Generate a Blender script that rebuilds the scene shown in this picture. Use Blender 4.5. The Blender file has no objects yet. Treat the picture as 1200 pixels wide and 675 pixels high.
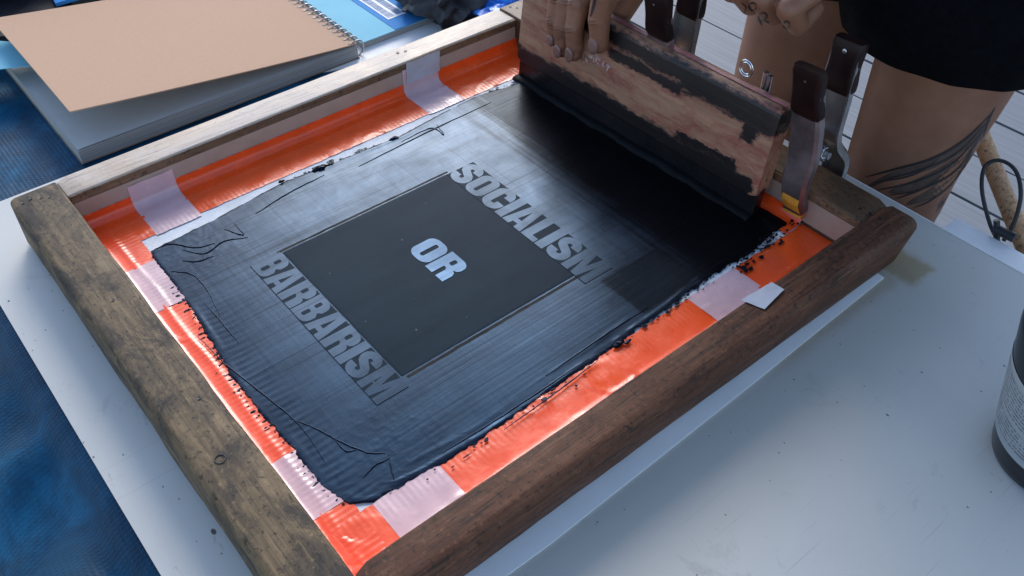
import bpy, bmesh, math, random
from mathutils import Vector, Matrix, noise
from mathutils.bvhtree import BVHTree
random.seed(7)
R = math.radians
scene = bpy.context.scene
COL = scene.collection
H = 0.046            # top of the wooden frame above the white board (z = 0)
MZ = 0.012           # the stretched fabric of the screen

# ------------------------------------------------------------------ camera
F_PX, PITCH, ROLL, YAW = 1072.99, 0.76880, 0.0024, 2.4512
CAM = Vector((0.6438, -0.0910, 0.4472 + H))
_f = Vector((math.cos(YAW)*math.cos(PITCH), math.sin(YAW)*math.cos(PITCH), -math.sin(PITCH)))
_r = Vector((math.sin(YAW), -math.cos(YAW), 0)); _u = _r.cross(_f)
CR = math.cos(ROLL)*_r + math.sin(ROLL)*_u; CU = -math.sin(ROLL)*_r + math.cos(ROLL)*_u
def ray(px, py): return _f + CR*((px-600)/F_PX) - CU*((py-337.5)/F_PX)
def at(px, py, z):                       # where a sight line meets the level z
    d = ray(px, py); return CAM + d*((z-CAM.z)/d.z)
def atv(px, py, v):                      # ... meets the plane y = v
    d = ray(px, py); return CAM + d*((v-CAM.y)/d.y)
cam = bpy.data.cameras.new('camera'); co = bpy.data.objects.new('camera', cam); COL.objects.link(co)
cam.sensor_width = 36; cam.lens = F_PX/1200*36; cam.clip_start = 0.02; cam.clip_end = 3000
m = Matrix.Identity(4)
for i, a in enumerate((CR, CU, -_f)):
    for j in range(3): m[j][i] = a[j]
m.translation = CAM; co.matrix_world = m; scene.camera = co

# ------------------------------------------------------------------ helpers
def tag(o, label=None, cat=None, group=None, kind=None):
    if label: o['label'] = label
    if cat: o['category'] = cat
    if group: o['group'] = group
    if kind: o['kind'] = kind
    return o
def empty(name, loc, label, cat, group=None):
    o = bpy.data.objects.new(name, None); COL.objects.link(o); o.location = loc
    o.empty_display_size = 0.05
    return tag(o, label, cat, group)
def smooth(me, ang=40):
    for p in me.polygons: p.use_smooth = True
    try: me.set_sharp_from_angle(angle=R(ang))
    except Exception: pass
def link(name, me, mat, parent=None, ang=40):
    o = bpy.data.objects.new(name, me); COL.objects.link(o)
    if mat is not None and len(me.materials) == 0: me.materials.append(mat)
    if ang: smooth(me, ang)
    if parent is not None:
        o.parent = parent
        o.matrix_parent_inverse = Matrix.Translation(parent_loc(parent)).inverted()
    return o
def parent_loc(p):
    l = Vector(p.location)
    # sub-parts: parts sit at the world origin with an inverse, so only a thing's own location counts
    return l if p.parent is None else Vector((0, 0, 0))
def bm_me(bm, name='m', bevel=0, seg=2, normals=True):
    if bevel:
        es = [e for e in bm.edges if len(e.link_faces) == 2 and e.calc_face_angle(0) > 0.5]
        bmesh.ops.bevel(bm, geom=es, offset=bevel, segments=seg, affect='EDGES', profile=0.6)
    if normals: bmesh.ops.recalc_face_normals(bm, faces=bm.faces)
    me = bpy.data.meshes.new(name); bm.to_mesh(me); bm.free(); return me
def add_box(bm, a, b):
    x0, y0, z0 = a; x1, y1, z1 = b
    v = [bm.verts.new(p) for p in ((x0,y0,z0),(x1,y0,z0),(x1,y1,z0),(x0,y1,z0),(x0,y0,z1),(x1,y0,z1),(x1,y1,z1),(x0,y1,z1))]
    for f in ((3,2,1,0),(4,5,6,7),(0,1,5,4),(1,2,6,5),(2,3,7,6),(3,0,4,7)): bm.faces.new([v[i] for i in f])
    return v
def add_prism(bm, pts, z0, z1):
    lo = [bm.verts.new((p[0], p[1], z0)) for p in pts]; hi = [bm.verts.new((p[0], p[1], z1)) for p in pts]
    n = len(pts)
    bm.faces.new(lo[::-1]); bm.faces.new(hi)
    for i in range(n): bm.faces.new((lo[i], lo[(i+1)%n], hi[(i+1)%n], hi[i]))
def add_loft(bm, rings, cap=True, close=True):
    vs = [[bm.verts.new(p) for p in r] for r in rings]; n = len(vs[0])
    for a, b in zip(vs, vs[1:]):
        for i in range(n if close else n-1):
            bm.faces.new((a[i], a[(i+1)%n], b[(i+1)%n], b[i]))
    if cap: bm.faces.new(vs[0][::-1]); bm.faces.new(vs[-1])
def add_tube(bm, path, r, n=10, closed=False, cap=True, flat=1.0):
    P = [Vector(p) for p in path]; k = len(P); rings = []
    rad = (lambda i: r[i]) if isinstance(r, (list, tuple)) else (lambda i: r)
    up = Vector((0, 0, 1)); prev = None
    for i in range(k):
        if closed: t = P[(i+1)%k]-P[i-1]
        else: t = P[min(i+1, k-1)]-P[max(i-1, 0)]
        t.normalize()
        if prev is None:
            a = t.cross(up)
            if a.length < 0.1: a = t.cross(Vector((1, 0, 0)))
        else: a = prev - t*prev.dot(t)
        a.normalize(); prev = a; b = t.cross(a)
        rings.append([P[i]+a*math.cos(q)*rad(i)+b*math.sin(q)*rad(i)*flat for q in [2*math.pi*j/n for j in range(n)]])
    if closed: rings.append(rings[0])
    add_loft(bm, rings, cap=cap and not closed)
    if closed: bmesh.ops.remove_doubles(bm, verts=bm.verts, dist=1e-7)
def add_lathe(bm, prof, c=(0, 0, 0), n=48):
    rings = [[Vector((c[0]+r*math.cos(2*math.pi*j/n), c[1]+r*math.sin(2*math.pi*j/n), c[2]+z)) for j in range(n)] for r, z in prof]
    add_loft(bm, rings)
def add_grid(bm, nu, nv, fn):
    V = [[bm.verts.new(fn(i/nu, j/nv)) for j in range(nv+1)] for i in range(nu+1)]
    for i in range(nu):
        for j in range(nv): bm.faces.new((V[i][j], V[i+1][j], V[i+1][j+1], V[i][j+1]))
    return V
def sphere(bm, c, r, seg=14, rings=9, M=None):
    mm = Matrix.Translation(c) @ (M if M else Matrix.Identity(4)) @ (Matrix.Diagonal((*r, 1)) if isinstance(r, tuple) else Matrix.Scale(r, 4))
    bmesh.ops.create_uvsphere(bm, u_segments=seg, v_segments=rings, radius=1, matrix=mm)
def capsule(bm, p0, r0, p1, r1, n=14):
    p0 = Vector(p0); p1 = Vector(p1)
    sphere(bm, p0, r0, n, 9); sphere(bm, p1, r1, n, 9)
    add_tube(bm, [p0, p1], [r0, r1], n)
def chain(bm, pts, n=14):
    for a, b in zip(pts, pts[1:]): capsule(bm, a[0], a[1], b[0], b[1], n)
def remesh(bm, voxel, it=6, fac=0.5, name='body'):
    me = bm_me(bm, name); o = bpy.data.objects.new('tmp', me); COL.objects.link(o)
    md = o.modifiers.new('r', 'REMESH'); md.mode = 'VOXEL'; md.voxel_size = voxel; md.use_smooth_shade = True
    if it:
        s = o.modifiers.new('s', 'SMOOTH'); s.iterations = it; s.factor = fac
    dg = bpy.context.evaluated_depsgraph_get(); dg.update()
    out = bpy.data.meshes.new_from_object(o.evaluated_get(dg))
    bpy.data.objects.remove(o); return out
def fn(p, s=1.0, seed=0): return noise.noise(Vector((p[0]*s+seed*17.3, p[1]*s-seed*5.1, (p[2] if len(p) > 2 else 0)*s+seed*3.7)))
def lerp(a, b, t): return a+(b-a)*t
def interp(x, pts):
    if x <= pts[0][0]: return pts[0][1]
    for (a, ya), (b, yb) in zip(pts, pts[1:]):
        if x <= b: return ya+(yb-ya)*(x-a)/max(b-a, 1e-9)
    return pts[-1][1]
def spline(pts, n=8):                    # Catmull-Rom through points
    P = [Vector(p) for p in pts]; P = [2*P[0]-P[1]]+P+[2*P[-1]-P[-2]]; out = []
    for i in range(1, len(P)-2):
        for k in range(n):
            t = k/n; a, b, c, d = P[i-1:i+3]
            out.append(0.5*((2*b)+(c-a)*t+(2*a-5*b+4*c-d)*t*t+(3*b-a-3*c+d)*t**3))
    out.append(P[-2]); return out

# ------------------------------------------------------------------ materials
class NT:
    def __init__(s, name):
        s.m = bpy.data.materials.new(name); s.m.use_nodes = True; s.t = s.m.node_tree; s.n = s.t.nodes
        s.b = s.n['Principled BSDF']; s.c = s.n.new('ShaderNodeTexCoord')
    def new(s, t, **k):
        x = s.n.new(t)
        for a, b in k.items(): setattr(x, a, b)
        return x
    def L(s, a, b): s.t.links.new(a, b)
    def coord(s, sc=(1, 1, 1), rot=(0, 0, 0)):
        mp = s.new('ShaderNodeMapping'); mp.inputs['Scale'].default_value = sc; mp.inputs['Rotation'].default_value = rot
        s.L(s.c.outputs['Object'], mp.inputs['Vector']); return mp.outputs[0]
    def noise(s, co, scale, detail=6, rough=0.6, dist=0.0):
        x = s.new('ShaderNodeTexNoise'); x.inputs['Scale'].default_value = scale; x.inputs['Detail'].default_value = detail
        x.inputs['Roughness'].default_value = rough; x.inputs['Distortion'].default_value = dist
        s.L(co, x.inputs['Vector']); return x.outputs['Fac']
    def ramp(s, fac, stops):
        x = s.new('ShaderNodeValToRGB'); e = x.color_ramp.elements
        while len(e) < len(stops): e.new(0.5)
        for el, (p, c) in zip(e, stops):
            el.position = p; el.color = (c, c, c, 1) if isinstance(c, (int, float)) else (*c, 1)
        s.L(fac, x.inputs[0]); return x.outputs[0]
    def mix(s, fac, a, b, mode='MIX'):
        x = s.new('ShaderNodeMix', data_type='RGBA', blend_type=mode)
        for sock, v in ((x.inputs[0], fac), (x.inputs[6], a), (x.inputs[7], b)):
            if isinstance(v, (int, float)): sock.default_value = v
            elif isinstance(v, tuple): sock.default_value = (*v, 1)
            else: s.L(v, sock)
        return x.outputs[2]
    def bump(s, h, strength=0.3, dist=0.001, prev=None):
        x = s.new('ShaderNodeBump'); x.inputs['Strength'].default_value = strength; x.inputs['Distance'].default_value = dist
        s.L(h, x.inputs['Height'])
        if prev: s.L(prev, x.inputs['Normal'])
        return x.outputs[0]
    def mth(s, op, a, b=0.0):
        x = s.new('ShaderNodeMath', operation=op)
        for i, v in enumerate((a, b)):
            if isinstance(v, (int, float)): x.inputs[i].default_value = v
            else: s.L(v, x.inputs[i])
        return x.outputs[0]
    def step(s, v, a, b):
        x = s.new('ShaderNodeMapRange', interpolation_type='SMOOTHSTEP'); s.L(v, x.inputs[0]); x.inputs[1].default_value = a; x.inputs[2].default_value = b
        return x.outputs[0]
    def box(s, v, a, b, w): return s.mth('MULTIPLY', s.step(v, a-w, a+w), s.mth('SUBTRACT', 1.0, s.step(v, b-w, b+w)))
    def xyz(s):
        x = s.new('ShaderNodeSeparateXYZ'); s.L(s.c.outputs['Object'], x.inputs[0]); return x.outputs
    def wob(s, v, *ns):
        for n, k in ns: v = s.mth('ADD', v, s.mth('MULTIPLY', s.mth('SUBTRACT', n, 0.5), k))
        return v
    def set(s, **k):
        for a, v in k.items():
            sock = s.b.inputs[a.replace('_', ' ')]
            if isinstance(v, (int, float)): sock.default_value = v
            elif isinstance(v, tuple): sock.default_value = (*v, 1) if len(v) == 3 and sock.type == 'RGBA' else v
            else: s.L(v, sock)
        return s.m
def plain(name, col, rough=0.5, var=0.25, scale=60, bump=0.15, bdist=0.0005, **k):
    t = NT(name); c = t.coord()
    n = t.noise(c, scale); d = tuple(x*(1-var) for x in col); l = tuple(min(1, x*(1+var)) for x in col)
    t.set(Base_Color=t.ramp(n, [(0.3, d), (0.7, l)]), Roughness=t.ramp(t.noise(c, scale*0.6), [(0.3, max(0, rough-0.08)), (0.7, min(1, rough+0.1))]))
    if bump: t.set(Normal=t.bump(t.noise(c, scale*4, 8), bump, bdist))
    return t.set(**k)
def wood(name, axis, stops, blotch, rough=0.5, streak=0.5, dark=(0.02, 0.014, 0.01), bl=(0.42, 0.62), blscale=14, bump=0.5, spk=1.0):
    t = NT(name); s = [170, 170, 170]; s[axis] = 11; s2 = [420, 420, 420]; s2[axis] = 22
    g = t.noise(t.coord(tuple(s)), 1, 8, 0.65, 0.8); g2 = t.noise(t.coord(tuple(s2)), 1, 6, 0.7, 0.3)
    c = t.ramp(g, stops)
    s3 = [1, 1, 1]; s3[axis] = 0.5; b = t.noise(t.coord(tuple(s3)), blscale*1.2, 10, 0.7, 0.8)
    c = t.mix(t.ramp(b, [(bl[0], 0.0), (bl[1], 1.0)]), c, blotch)
    c = t.mix(t.ramp(g2, [(0.34, streak), (0.5, 0.0)]), c, dark)
    sp = t.noise(t.coord(), 260, 5, 0.65)
    c = t.mix(t.ramp(sp, [(0.36, 0.75*(spk if spk >= 1 else 0.3)), (0.43, 0.0)]), c, dark)
    c = t.mix(t.ramp(sp, [(0.58, 0.0), (0.68, 0.35*(spk if spk >= 1 else 0.3))]), c, tuple(min(1, x*1.5) for x in stops[-1][1]))
    t.set(Base_Color=c, Roughness=t.ramp(b, [(0.3, rough-0.1), (0.7, rough+0.15)]), Specular_IOR_Level=0.5*spk if spk < 1 else 0.28)
    t.set(Normal=t.bump(g2, bump, 0.0006, t.bump(g, bump*0.6, 0.0008)))
    return t.m
M = {}
M['rail_left'] = wood('weathered_wood', 0, [(0.3, (0.11, 0.068, 0.034)), (0.5, (0.18, 0.118, 0.058)), (0.7, (0.26, 0.175, 0.088))], (0.060, 0.046, 0.034), 0.6, 0.5, bl=(0.42, 0.59), blscale=33)
M['rail_near'] = wood('dark_brown_wood', 1, [(0.3, (0.058, 0.019, 0.009)), (0.5, (0.125, 0.048, 0.023)), (0.7, (0.205, 0.090, 0.046))], (0.088, 0.034, 0.017), 0.6, 0.9)
M['rail_far'] = wood('glare_pale_wood', 1, [(0.3, (0.36, 0.25, 0.175)), (0.5, (0.49, 0.37, 0.27)), (0.7, (0.58, 0.46, 0.36))], (0.54, 0.45, 0.38), 0.42, 0.35, spk=0.9)  # sky glare on the far rail painted in as a pale wood tone
M['rail_right'] = wood('brown_wood', 0, [(0.3, (0.06, 0.03, 0.016)), (0.5, (0.11, 0.058, 0.03)), (0.7, (0.17, 0.095, 0.055))], (0.1, 0.06, 0.035), 0.45, 0.5)
M['rail_wall'] = wood('raw_brown_wood', 1, [(0.3, (0.12, 0.065, 0.035)), (0.5, (0.19, 0.11, 0.06)), (0.7, (0.26, 0.16, 0.10))], (0.16, 0.10, 0.06), 0.6, 0.4)
def tape(name, col, alpha=1.0, rough=0.2, ribs=1):
    t = NT(name); c = t.coord()
    n = t.noise(c, 45, 5); d = tuple(x*0.85 for x in col)
    w = t.noise(c, 70, 3, 0.5, 0.5)
    t.set(Base_Color=t.ramp(n, [(0.3, d), (0.65, col)]), Roughness=t.ramp(n, [(0.3, rough-0.06), (0.7, rough+0.12)]), Specular_IOR_Level=0.6)
    t.set(Normal=t.bump(w, 0.22, 0.001, t.bump(t.noise(c, 320, 3), 0.12, 0.0003)))
    return t.m
M['orange'] = tape('fluorescent_orange_tape', (1.0, 0.105, 0.016))
M['pale'] = tape('pale_clear_tape', (0.72, 0.49, 0.50), rough=0.2)
M['tan_tape'] = tape('dull_clear_tape', (0.45, 0.345, 0.27), rough=0.35)
M['flap'] = tape('grey_clear_tape', (0.52, 0.52, 0.56), rough=0.35)
t = NT('white_screen_fabric'); c = t.coord()
wv = t.new('ShaderNodeTexWave', wave_type='BANDS', bands_direction='X'); wv.inputs['Scale'].default_value = 700; t.L(c, wv.inputs['Vector'])
wv2 = t.new('ShaderNodeTexWave', wave_type='BANDS', bands_direction='Y'); wv2.inputs['Scale'].default_value = 700; t.L(c, wv2.inputs['Vector'])
t.set(Base_Color=t.ramp(t.noise(c, 50), [(0.3, (0.62, 0.66, 0.68)), (0.7, (0.8, 0.84, 0.86))]), Roughness=0.4)
t.set(Normal=t.bump(wv.outputs['Fac'], 0.2, 0.0003, t.bump(wv2.outputs['Fac'], 0.2, 0.0003)))
M['fabric'] = t.m
def ink(name, col, rough, r2, spec=0.9, coat=0.0, amp=0.5, speck=False, pool=False, fade=False):
    t = NT(name)
    a = t.noise(t.coord((420, 5, 60)), 1, 4, 0.6); b = t.noise(t.coord((7, 380, 60)), 1, 4, 0.6); cl = t.noise(t.coord(), 30, 6, 0.6, 0.7); f = t.noise(t.coord(), 900, 2)
    rr = t.mix(t.ramp(cl, [(0.35, 0.0), (0.65, 1.0)]), (rough,)*3, (r2,)*3)
    base = t.ramp(t.noise(t.coord((60, 12, 10)), 1, 5), [(0.3, tuple(x*0.75 for x in col)), (0.7, tuple(x*1.3 for x in col))])
    if speck:
        vo = t.new('ShaderNodeTexVoronoi'); vo.inputs['Scale'].default_value = 60; t.L(t.coord(), vo.inputs['Vector'])
        base = t.mix(t.ramp(vo.outputs['Distance'], [(0.03, 0.55), (0.06, 0.0)]), base, (0.2, 0.18, 0.16))
    sp_ = spec
    sk = t.mth('MAXIMUM', t.ramp(t.noise(t.coord((520, 4, 60)), 1, 5, 0.65), [(0.54, 0.0), (0.68, 1.0)]), t.ramp(t.noise(t.coord((4, 480, 60)), 1, 5, 0.65), [(0.58, 0.0), (0.72, 0.8)]))
    blot = t.ramp(t.noise(t.coord((26, 9, 9)), 1, 7, 0.65, 0.4), [(0.40, 0.0), (0.62, 1.0)])
    if not speck: sp_ = t.mth('MULTIPLY', t.mth('SUBTRACT', 1.0, t.mth('MULTIPLY', sk, 0.5)), t.mth('ADD', spec*0.72, t.mth('MULTIPLY', blot, spec*0.4)))
    if fade:      # the last letters are half wiped over with ink
        X, Y, Z = t.xyz(); k = t.step(t.wob(X, (t.noise(t.coord((30, 90, 30)), 1, 5), 0.05)), 0.235, 0.278)
        base = t.mix(t.mth('MULTIPLY', k, 0.92), base, (0.011, 0.0145, 0.020))
    if pool:      # freshly pulled, still wet ink by the blade, with the squeegee's dark reflection painted in
        X, Y, Z = t.xyz()
        n1 = t.noise(t.coord((5, 260, 60)), 1, 5, 0.6); n2 = t.noise(t.coord(), 45, 6, 0.6); n3 = t.noise(t.coord((14, 90, 60)), 1, 4)
        yy = t.wob(t.mth('ADD', Y, t.mth('MULTIPLY', X, 0.05)), (n1, 0.05), (n2, 0.02), (n3, 0.05))
        k = t.step(yy, 0.335, 0.372)
        p1 = t.mth('MULTIPLY', t.box(t.wob(X, (n2, 0.006), (t.noise(t.coord((300, 8, 9)), 1, 3), 0.006)), 0.298, 0.344, 0.0025), t.box(t.wob(Y, (n2, 0.006), (n1, 0.008)), 0.282, 0.345, 0.002))
        k = t.mth('MAXIMUM', k, t.mth('MULTIPLY', p1, 0.85))
        base = t.mix(k, base, (0.0035, 0.0035, 0.0042)); rr = t.mix(k, rr, (0.30,)*3)
        sp_ = t.mth('MULTIPLY', sp_, t.mth('SUBTRACT', 1.0, t.mth('MULTIPLY', k, 0.72)))
    t.set(Base_Color=base, Roughness=rr, Specular_IOR_Level=sp_, Specular_Tint=(0.15, 0.48, 1.0), Coat_Weight=coat, Coat_Roughness=0.25)  # blue specular tint colours the ink's reflections like a blue sky
    t.set(Normal=t.bump(a, amp*0.32, 0.0003, t.bump(b, amp*0.14, 0.0003, t.bump(f, 0.04, 0.0002))))
    return t.m
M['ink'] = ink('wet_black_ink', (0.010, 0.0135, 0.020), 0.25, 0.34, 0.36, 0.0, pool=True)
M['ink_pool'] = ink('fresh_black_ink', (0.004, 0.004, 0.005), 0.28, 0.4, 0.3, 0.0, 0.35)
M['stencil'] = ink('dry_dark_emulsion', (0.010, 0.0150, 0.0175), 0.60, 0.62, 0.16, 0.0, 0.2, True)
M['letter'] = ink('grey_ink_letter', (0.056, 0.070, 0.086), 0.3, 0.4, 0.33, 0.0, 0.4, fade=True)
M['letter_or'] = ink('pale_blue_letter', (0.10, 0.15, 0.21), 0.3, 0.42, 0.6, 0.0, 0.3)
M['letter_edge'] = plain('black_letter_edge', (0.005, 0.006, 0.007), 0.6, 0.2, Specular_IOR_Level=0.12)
# white board with smudges, an amber stain and a painted rail shadow
t = NT('white_painted_board'); c = t.coord()
n1 = t.noise(c, 6, 6, 0.6, 0.4); n2 = t.noise(c, 34, 8, 0.7); n3 = t.noise(t.coord((300, 12, 12)), 1, 4)
col = t.ramp(n1, [(0.3, (0.545, 0.53, 0.485)), (0.7, (0.595, 0.575, 0.525))])
col = t.mix(t.ramp(t.noise(c, 180, 8, 0.75), [(0.60, 0.0), (0.72, 0.35)]), col, (0.33, 0.31, 0.28))
for sc_, rz in (((700, 9, 9), 0.5), ((640, 7, 7), -0.7), ((820, 14, 14), 1.4)):
    col = t.mix(t.ramp(t.noise(t.coord(sc_, (0, 0, rz)), 1, 3, 0.5), [(0.70, 0.0), (0.74, 0.4)]), col, (0.30, 0.29, 0.28))
for sc_, rr_ in ((19, 0.045), (47, 0.05), (90, 0.06)):
    vo = t.new('ShaderNodeTexVoronoi'); vo.inputs['Scale'].default_value = sc_; t.L(t.coord((1, 1.6, 1), (0, 0, 0.4)), vo.inputs['Vector'])
    cs = t.new('ShaderNodeSeparateColor'); t.L(vo.outputs['Color'], cs.inputs[0])
    col = t.mix(t.mth('MULTIPLY', t.ramp(vo.outputs['Distance'], [(rr_, 0.95), (rr_*1.3, 0.0)]), t.step(cs.outputs[0], 0.62, 0.66)), col, (0.05, 0.045, 0.045))
col = t.mix(t.ramp(t.noise(c, 17, 9, 0.72, 0.8), [(0.60, 0.0), (0.72, 0.45)]), col, (0.25, 0.24, 0.225))
col = t.mix(t.ramp(t.noise(t.coord((40, 120, 40), (0, 0, 0.9)), 1, 7, 0.7), [(0.64, 0.0), (0.72, 0.5)]), col, (0.16, 0.15, 0.15))
X, Y, Z = t.xyz(); nn_ = t.noise(c, 60, 6, 0.7); xx = t.wob(X, (nn_, 0.012), (n1, 0.02)); yy = t.wob(Y, (nn_, 0.014))
st = t.mth('MAXIMUM', t.mth('MULTIPLY', t.box(yy, 0.475, 0.507, 0.006), t.box(xx, 0.41, 0.447, 0.004)), t.mth('MULTIPLY', t.mth('MULTIPLY', t.box(yy, 0.33, 0.49, 0.03), t.box(xx, 0.40, 0.437, 0.006)), 0.55))
col = t.mix(t.mth('MULTIPLY', st, 0.85), col, (0.33, 0.235, 0.10))
rail_shade = t.mth('MULTIPLY', t.mth('MULTIPLY', t.box(X, 0.43, 0.50, 0.045), t.box(Y, 0.05, 0.56, 0.05)), 0.4)  # soft shadow of the near rail, painted into the board colour
col = t.mix(rail_shade, col, (0.36, 0.325, 0.26))
t.set(Base_Color=col, Roughness=t.ramp(n2, [(0.3, 0.36), (0.7, 0.5)]), Normal=t.bump(t.noise(c, 500, 4), 0.12, 0.0003, t.bump(n1, 0.1, 0.002)))
M['board'] = t.m
M['board_edge'] = plain('dark_board_edge', (0.045, 0.04, 0.04), 0.7, 0.4, 90)
M['lip'] = plain('white_edge_strip', (0.8, 0.8, 0.78), 0.5, 0.06, 50)
M['paper'] = plain('white_card', (0.88, 0.88, 0.86), 0.6, 0.03, 30, 0.1)
M['amber'] = plain('amber_stain', (0.30, 0.20, 0.07), 0.4, 0.5, 40)
t = NT('blue_tarpaulin'); c = t.coord()
w1 = t.new('ShaderNodeTexWave', bands_direction='X'); w1.inputs['Scale'].default_value = 85; t.L(c, w1.inputs['Vector'])
w2 = t.new('ShaderNodeTexWave', bands_direction='Y'); w2.inputs['Scale'].default_value = 85; t.L(c, w2.inputs['Vector'])
n = t.noise(c, 13, 9, 0.7, 0.4)
t.set(Base_Color=t.mix(t.ramp(t.noise(c, 60, 8, 0.7), [(0.5, 0.0), (0.8, 0.4)]), t.ramp(n, [(0.3, (0.002, 0.028, 0.06)), (0.5, (0.003, 0.06, 0.125)), (0.72, (0.006, 0.14, 0.27))]), (0.01, 0.02, 0.04)), Roughness=0.5, Specular_IOR_Level=0.2)
t.set(Normal=t.bump(t.mth('MULTIPLY', w1.outputs['Fac'], w2.outputs['Fac']), 0.4, 0.0006, t.bump(t.noise(c, 22, 4, 0.5, 0.2), 0.4, 0.006)))
M['tarp'] = t.m
M['tan_cover'] = plain('tan_card_cover', (0.55, 0.35, 0.23), 0.85, 0.035, 400, 0.1, 0.0003, Specular_IOR_Level=0.2)
t = NT('white_sketch_pages'); c = t.coord((1, 1, 1500))
w = t.noise(c, 1, 2); 
t.set(Base_Color=t.ramp(w, [(0.35, (0.30, 0.295, 0.28)), (0.6, (0.55, 0.54, 0.51))]), Roughness=0.75)
M['pages'] = t.m
M['page_top'] = plain('white_page', (0.58, 0.57, 0.54), 0.75, 0.04, 30, 0.08)
M['wire'] = plain('pale_wire', (0.42, 0.42, 0.43), 0.3, 0.1, 80, 0, Metallic=0.8)
M['cyan'] = plain('pale_cyan_cover', (0.24, 0.56, 0.68), 0.7, 0.05, 20, 0.08, Specular_IOR_Level=0.15)
M['blue_band'] = plain('blue_cover_band', (0.05, 0.25, 0.58), 0.7, 0.06, 20, 0.05, Specular_IOR_Level=0.15)
M['label_white'] = plain('white_label', (0.7, 0.74, 0.8), 0.5, 0.03)
M['print'] = plain('blue_print', (0.10, 0.22, 0.42), 0.5, 0.1)
M['black'] = plain('black_plastic', (0.012, 0.012, 0.016), 0.45, 0.3)
M['black_cloth'] = plain('black_cloth', (0.0022, 0.0026, 0.004), 0.9, 0.4, 140, 0.6, 0.001, Specular_IOR_Level=0.08)
M['bag'] = plain('dark_grey_cloth', (0.035, 0.035, 0.04), 0.55, 0.4, 60, 0.5, 0.001)
M['card'] = plain('brown_cardboard', (0.30, 0.22, 0.16), 0.8, 0.2, 60)
M['bluebag'] = plain('bright_blue_plastic', (0.02, 0.20, 0.72), 0.3, 0.3, 40, 0.3, 0.002)
M['steel'] = plain('worn_steel', (0.45, 0.45, 0.45), 0.32, 0.25, 60, 0.2, Metallic=0.9)
M['lever'] = plain('ink_stained_steel', (0.30, 0.24, 0.24), 0.36, 0.4, 50, 0.2, Metallic=0.85)
M['grip'] = plain('dark_red_vinyl', (0.014, 0.005, 0.0045), 0.45, 0.5, 60, 0.2, Specular_IOR_Level=0.25)
M['jaw'] = plain('amber_jaw_pad', (0.62, 0.27, 0.03), 0.5, 0.35, 70)
M['chrome'] = plain('bright_steel', (0.75, 0.76, 0.8), 0.18, 0.05, 60, 0, Metallic=1.0)
M['rubber'] = plain('black_squeegee_rubber', (0.006, 0.006, 0.007), 0.3, 0.3)
M['bottle'] = plain('black_bottle', (0.006, 0.006, 0.008), 0.2, 0.2, 40, 0.03)
t = NT('printed_grey_label'); c = t.coord((1, 1, 1))
X, Y, Z = t.xyz()
row = t.mth('SINE', t.mth('MULTIPLY', Z, 2*math.pi/0.0030))
g = t.mth('MULTIPLY', t.step(row, -0.2, 0.3), t.step(t.noise(t.coord((520, 520, 160)), 1, 3, 0.7), 0.44, 0.50))
t.set(Base_Color=t.mix(g, (0.32, 0.34, 0.36), (0.09, 0.10, 0.12)), Roughness=0.4)
M['fineprint'] = t.m
M['label'] = plain('pale_grey_label', (0.34, 0.36, 0.38), 0.45, 0.05, 60, 0.05)
M['pole'] = wood('tan_pole_wood', 2, [(0.3, (0.28, 0.16, 0.08)), (0.5, (0.40, 0.25, 0.14)), (0.7, (0.5, 0.34, 0.2))], (0.34, 0.22, 0.14), 0.5, 0.5)
M['cord'] = plain('dark_cord', (0.022, 0.022, 0.026), 0.6, 0.3)
M['tattoo'] = plain('faded_black_tattoo', (0.016, 0.013, 0.014), 0.5, 0.4, 200, 0)
M['tattoo_pale'] = plain('grey_tattoo_shading', (0.075, 0.048, 0.038), 0.5, 0.3, 160, 0)
t = NT('skin'); c = t.coord()
n = t.noise(c, 22, 6, 0.6); v = t.new('ShaderNodeTexVoronoi'); v.inputs['Scale'].default_value = 700; t.L(c, v.inputs['Vector'])
X, Y, Z = t.xyz()
stain = t.mth('MULTIPLY', t.mth('MULTIPLY', t.step(t.mth('SUBTRACT', 0.5, Y), 0.045, 0.075), t.step(t.mth('SUBTRACT', 0.2, Z), 0.09, 0.135)), t.ramp(t.noise(c, 120, 6, 0.7), [(0.42, 0.0), (0.6, 0.85)]))
t.set(Base_Color=t.mix(stain, t.mix(t.ramp(t.noise(c, 90, 6, 0.7), [(0.5, 0.0), (0.8, 0.25)]), t.ramp(n, [(0.3, (0.205, 0.086, 0.048)), (0.7, (0.285, 0.130, 0.075))]), (0.16, 0.06, 0.042)), (0.02, 0.014, 0.014)), Roughness=0.5)
t.set(Subsurface_Weight=0.08, Subsurface_Radius=(0.006, 0.002, 0.001), Normal=t.bump(v.outputs['Distance'], 0.25, 0.0005, t.bump(t.noise(t.coord((60, 60, 330)), 1, 5, 0.6), 0.22, 0.001, t.bump(n, 0.15, 0.002))))
M['skin'] = t.m
M['nail'] = plain('finger_nail', (0.20, 0.11, 0.09), 0.3, 0.3, 80, 0)
M['hair'] = plain('dark_hair', (0.02, 0.013, 0.01), 0.6, 0.4, 200, 0.6, 0.002)
M['shirt'] = plain('dark_shirt_cloth', (0.014, 0.015, 0.02), 0.9, 0.3, 120, 0.5, 0.001)
M['shoe'] = plain('black_shoe', (0.02, 0.02, 0.02), 0.6, 0.3)
t = NT('grey_blue_deck_boards'); c = t.coord()
g = t.noise(t.coord((3, 120, 60)), 1, 8, 0.6, 0.4)
t.set(Base_Color=t.ramp(g, [(0.3, (0.13, 0.14, 0.155)), (0.7, (0.19, 0.20, 0.22))]), Roughness=0.6, Normal=t.bump(g, 0.3, 0.001))
M['deck'] = t.m
M['ground'] = plain('bare_concrete_ground', (0.2, 0.19, 0.18), 0.85, 0.3, 3, 0.4, 0.01)

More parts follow.
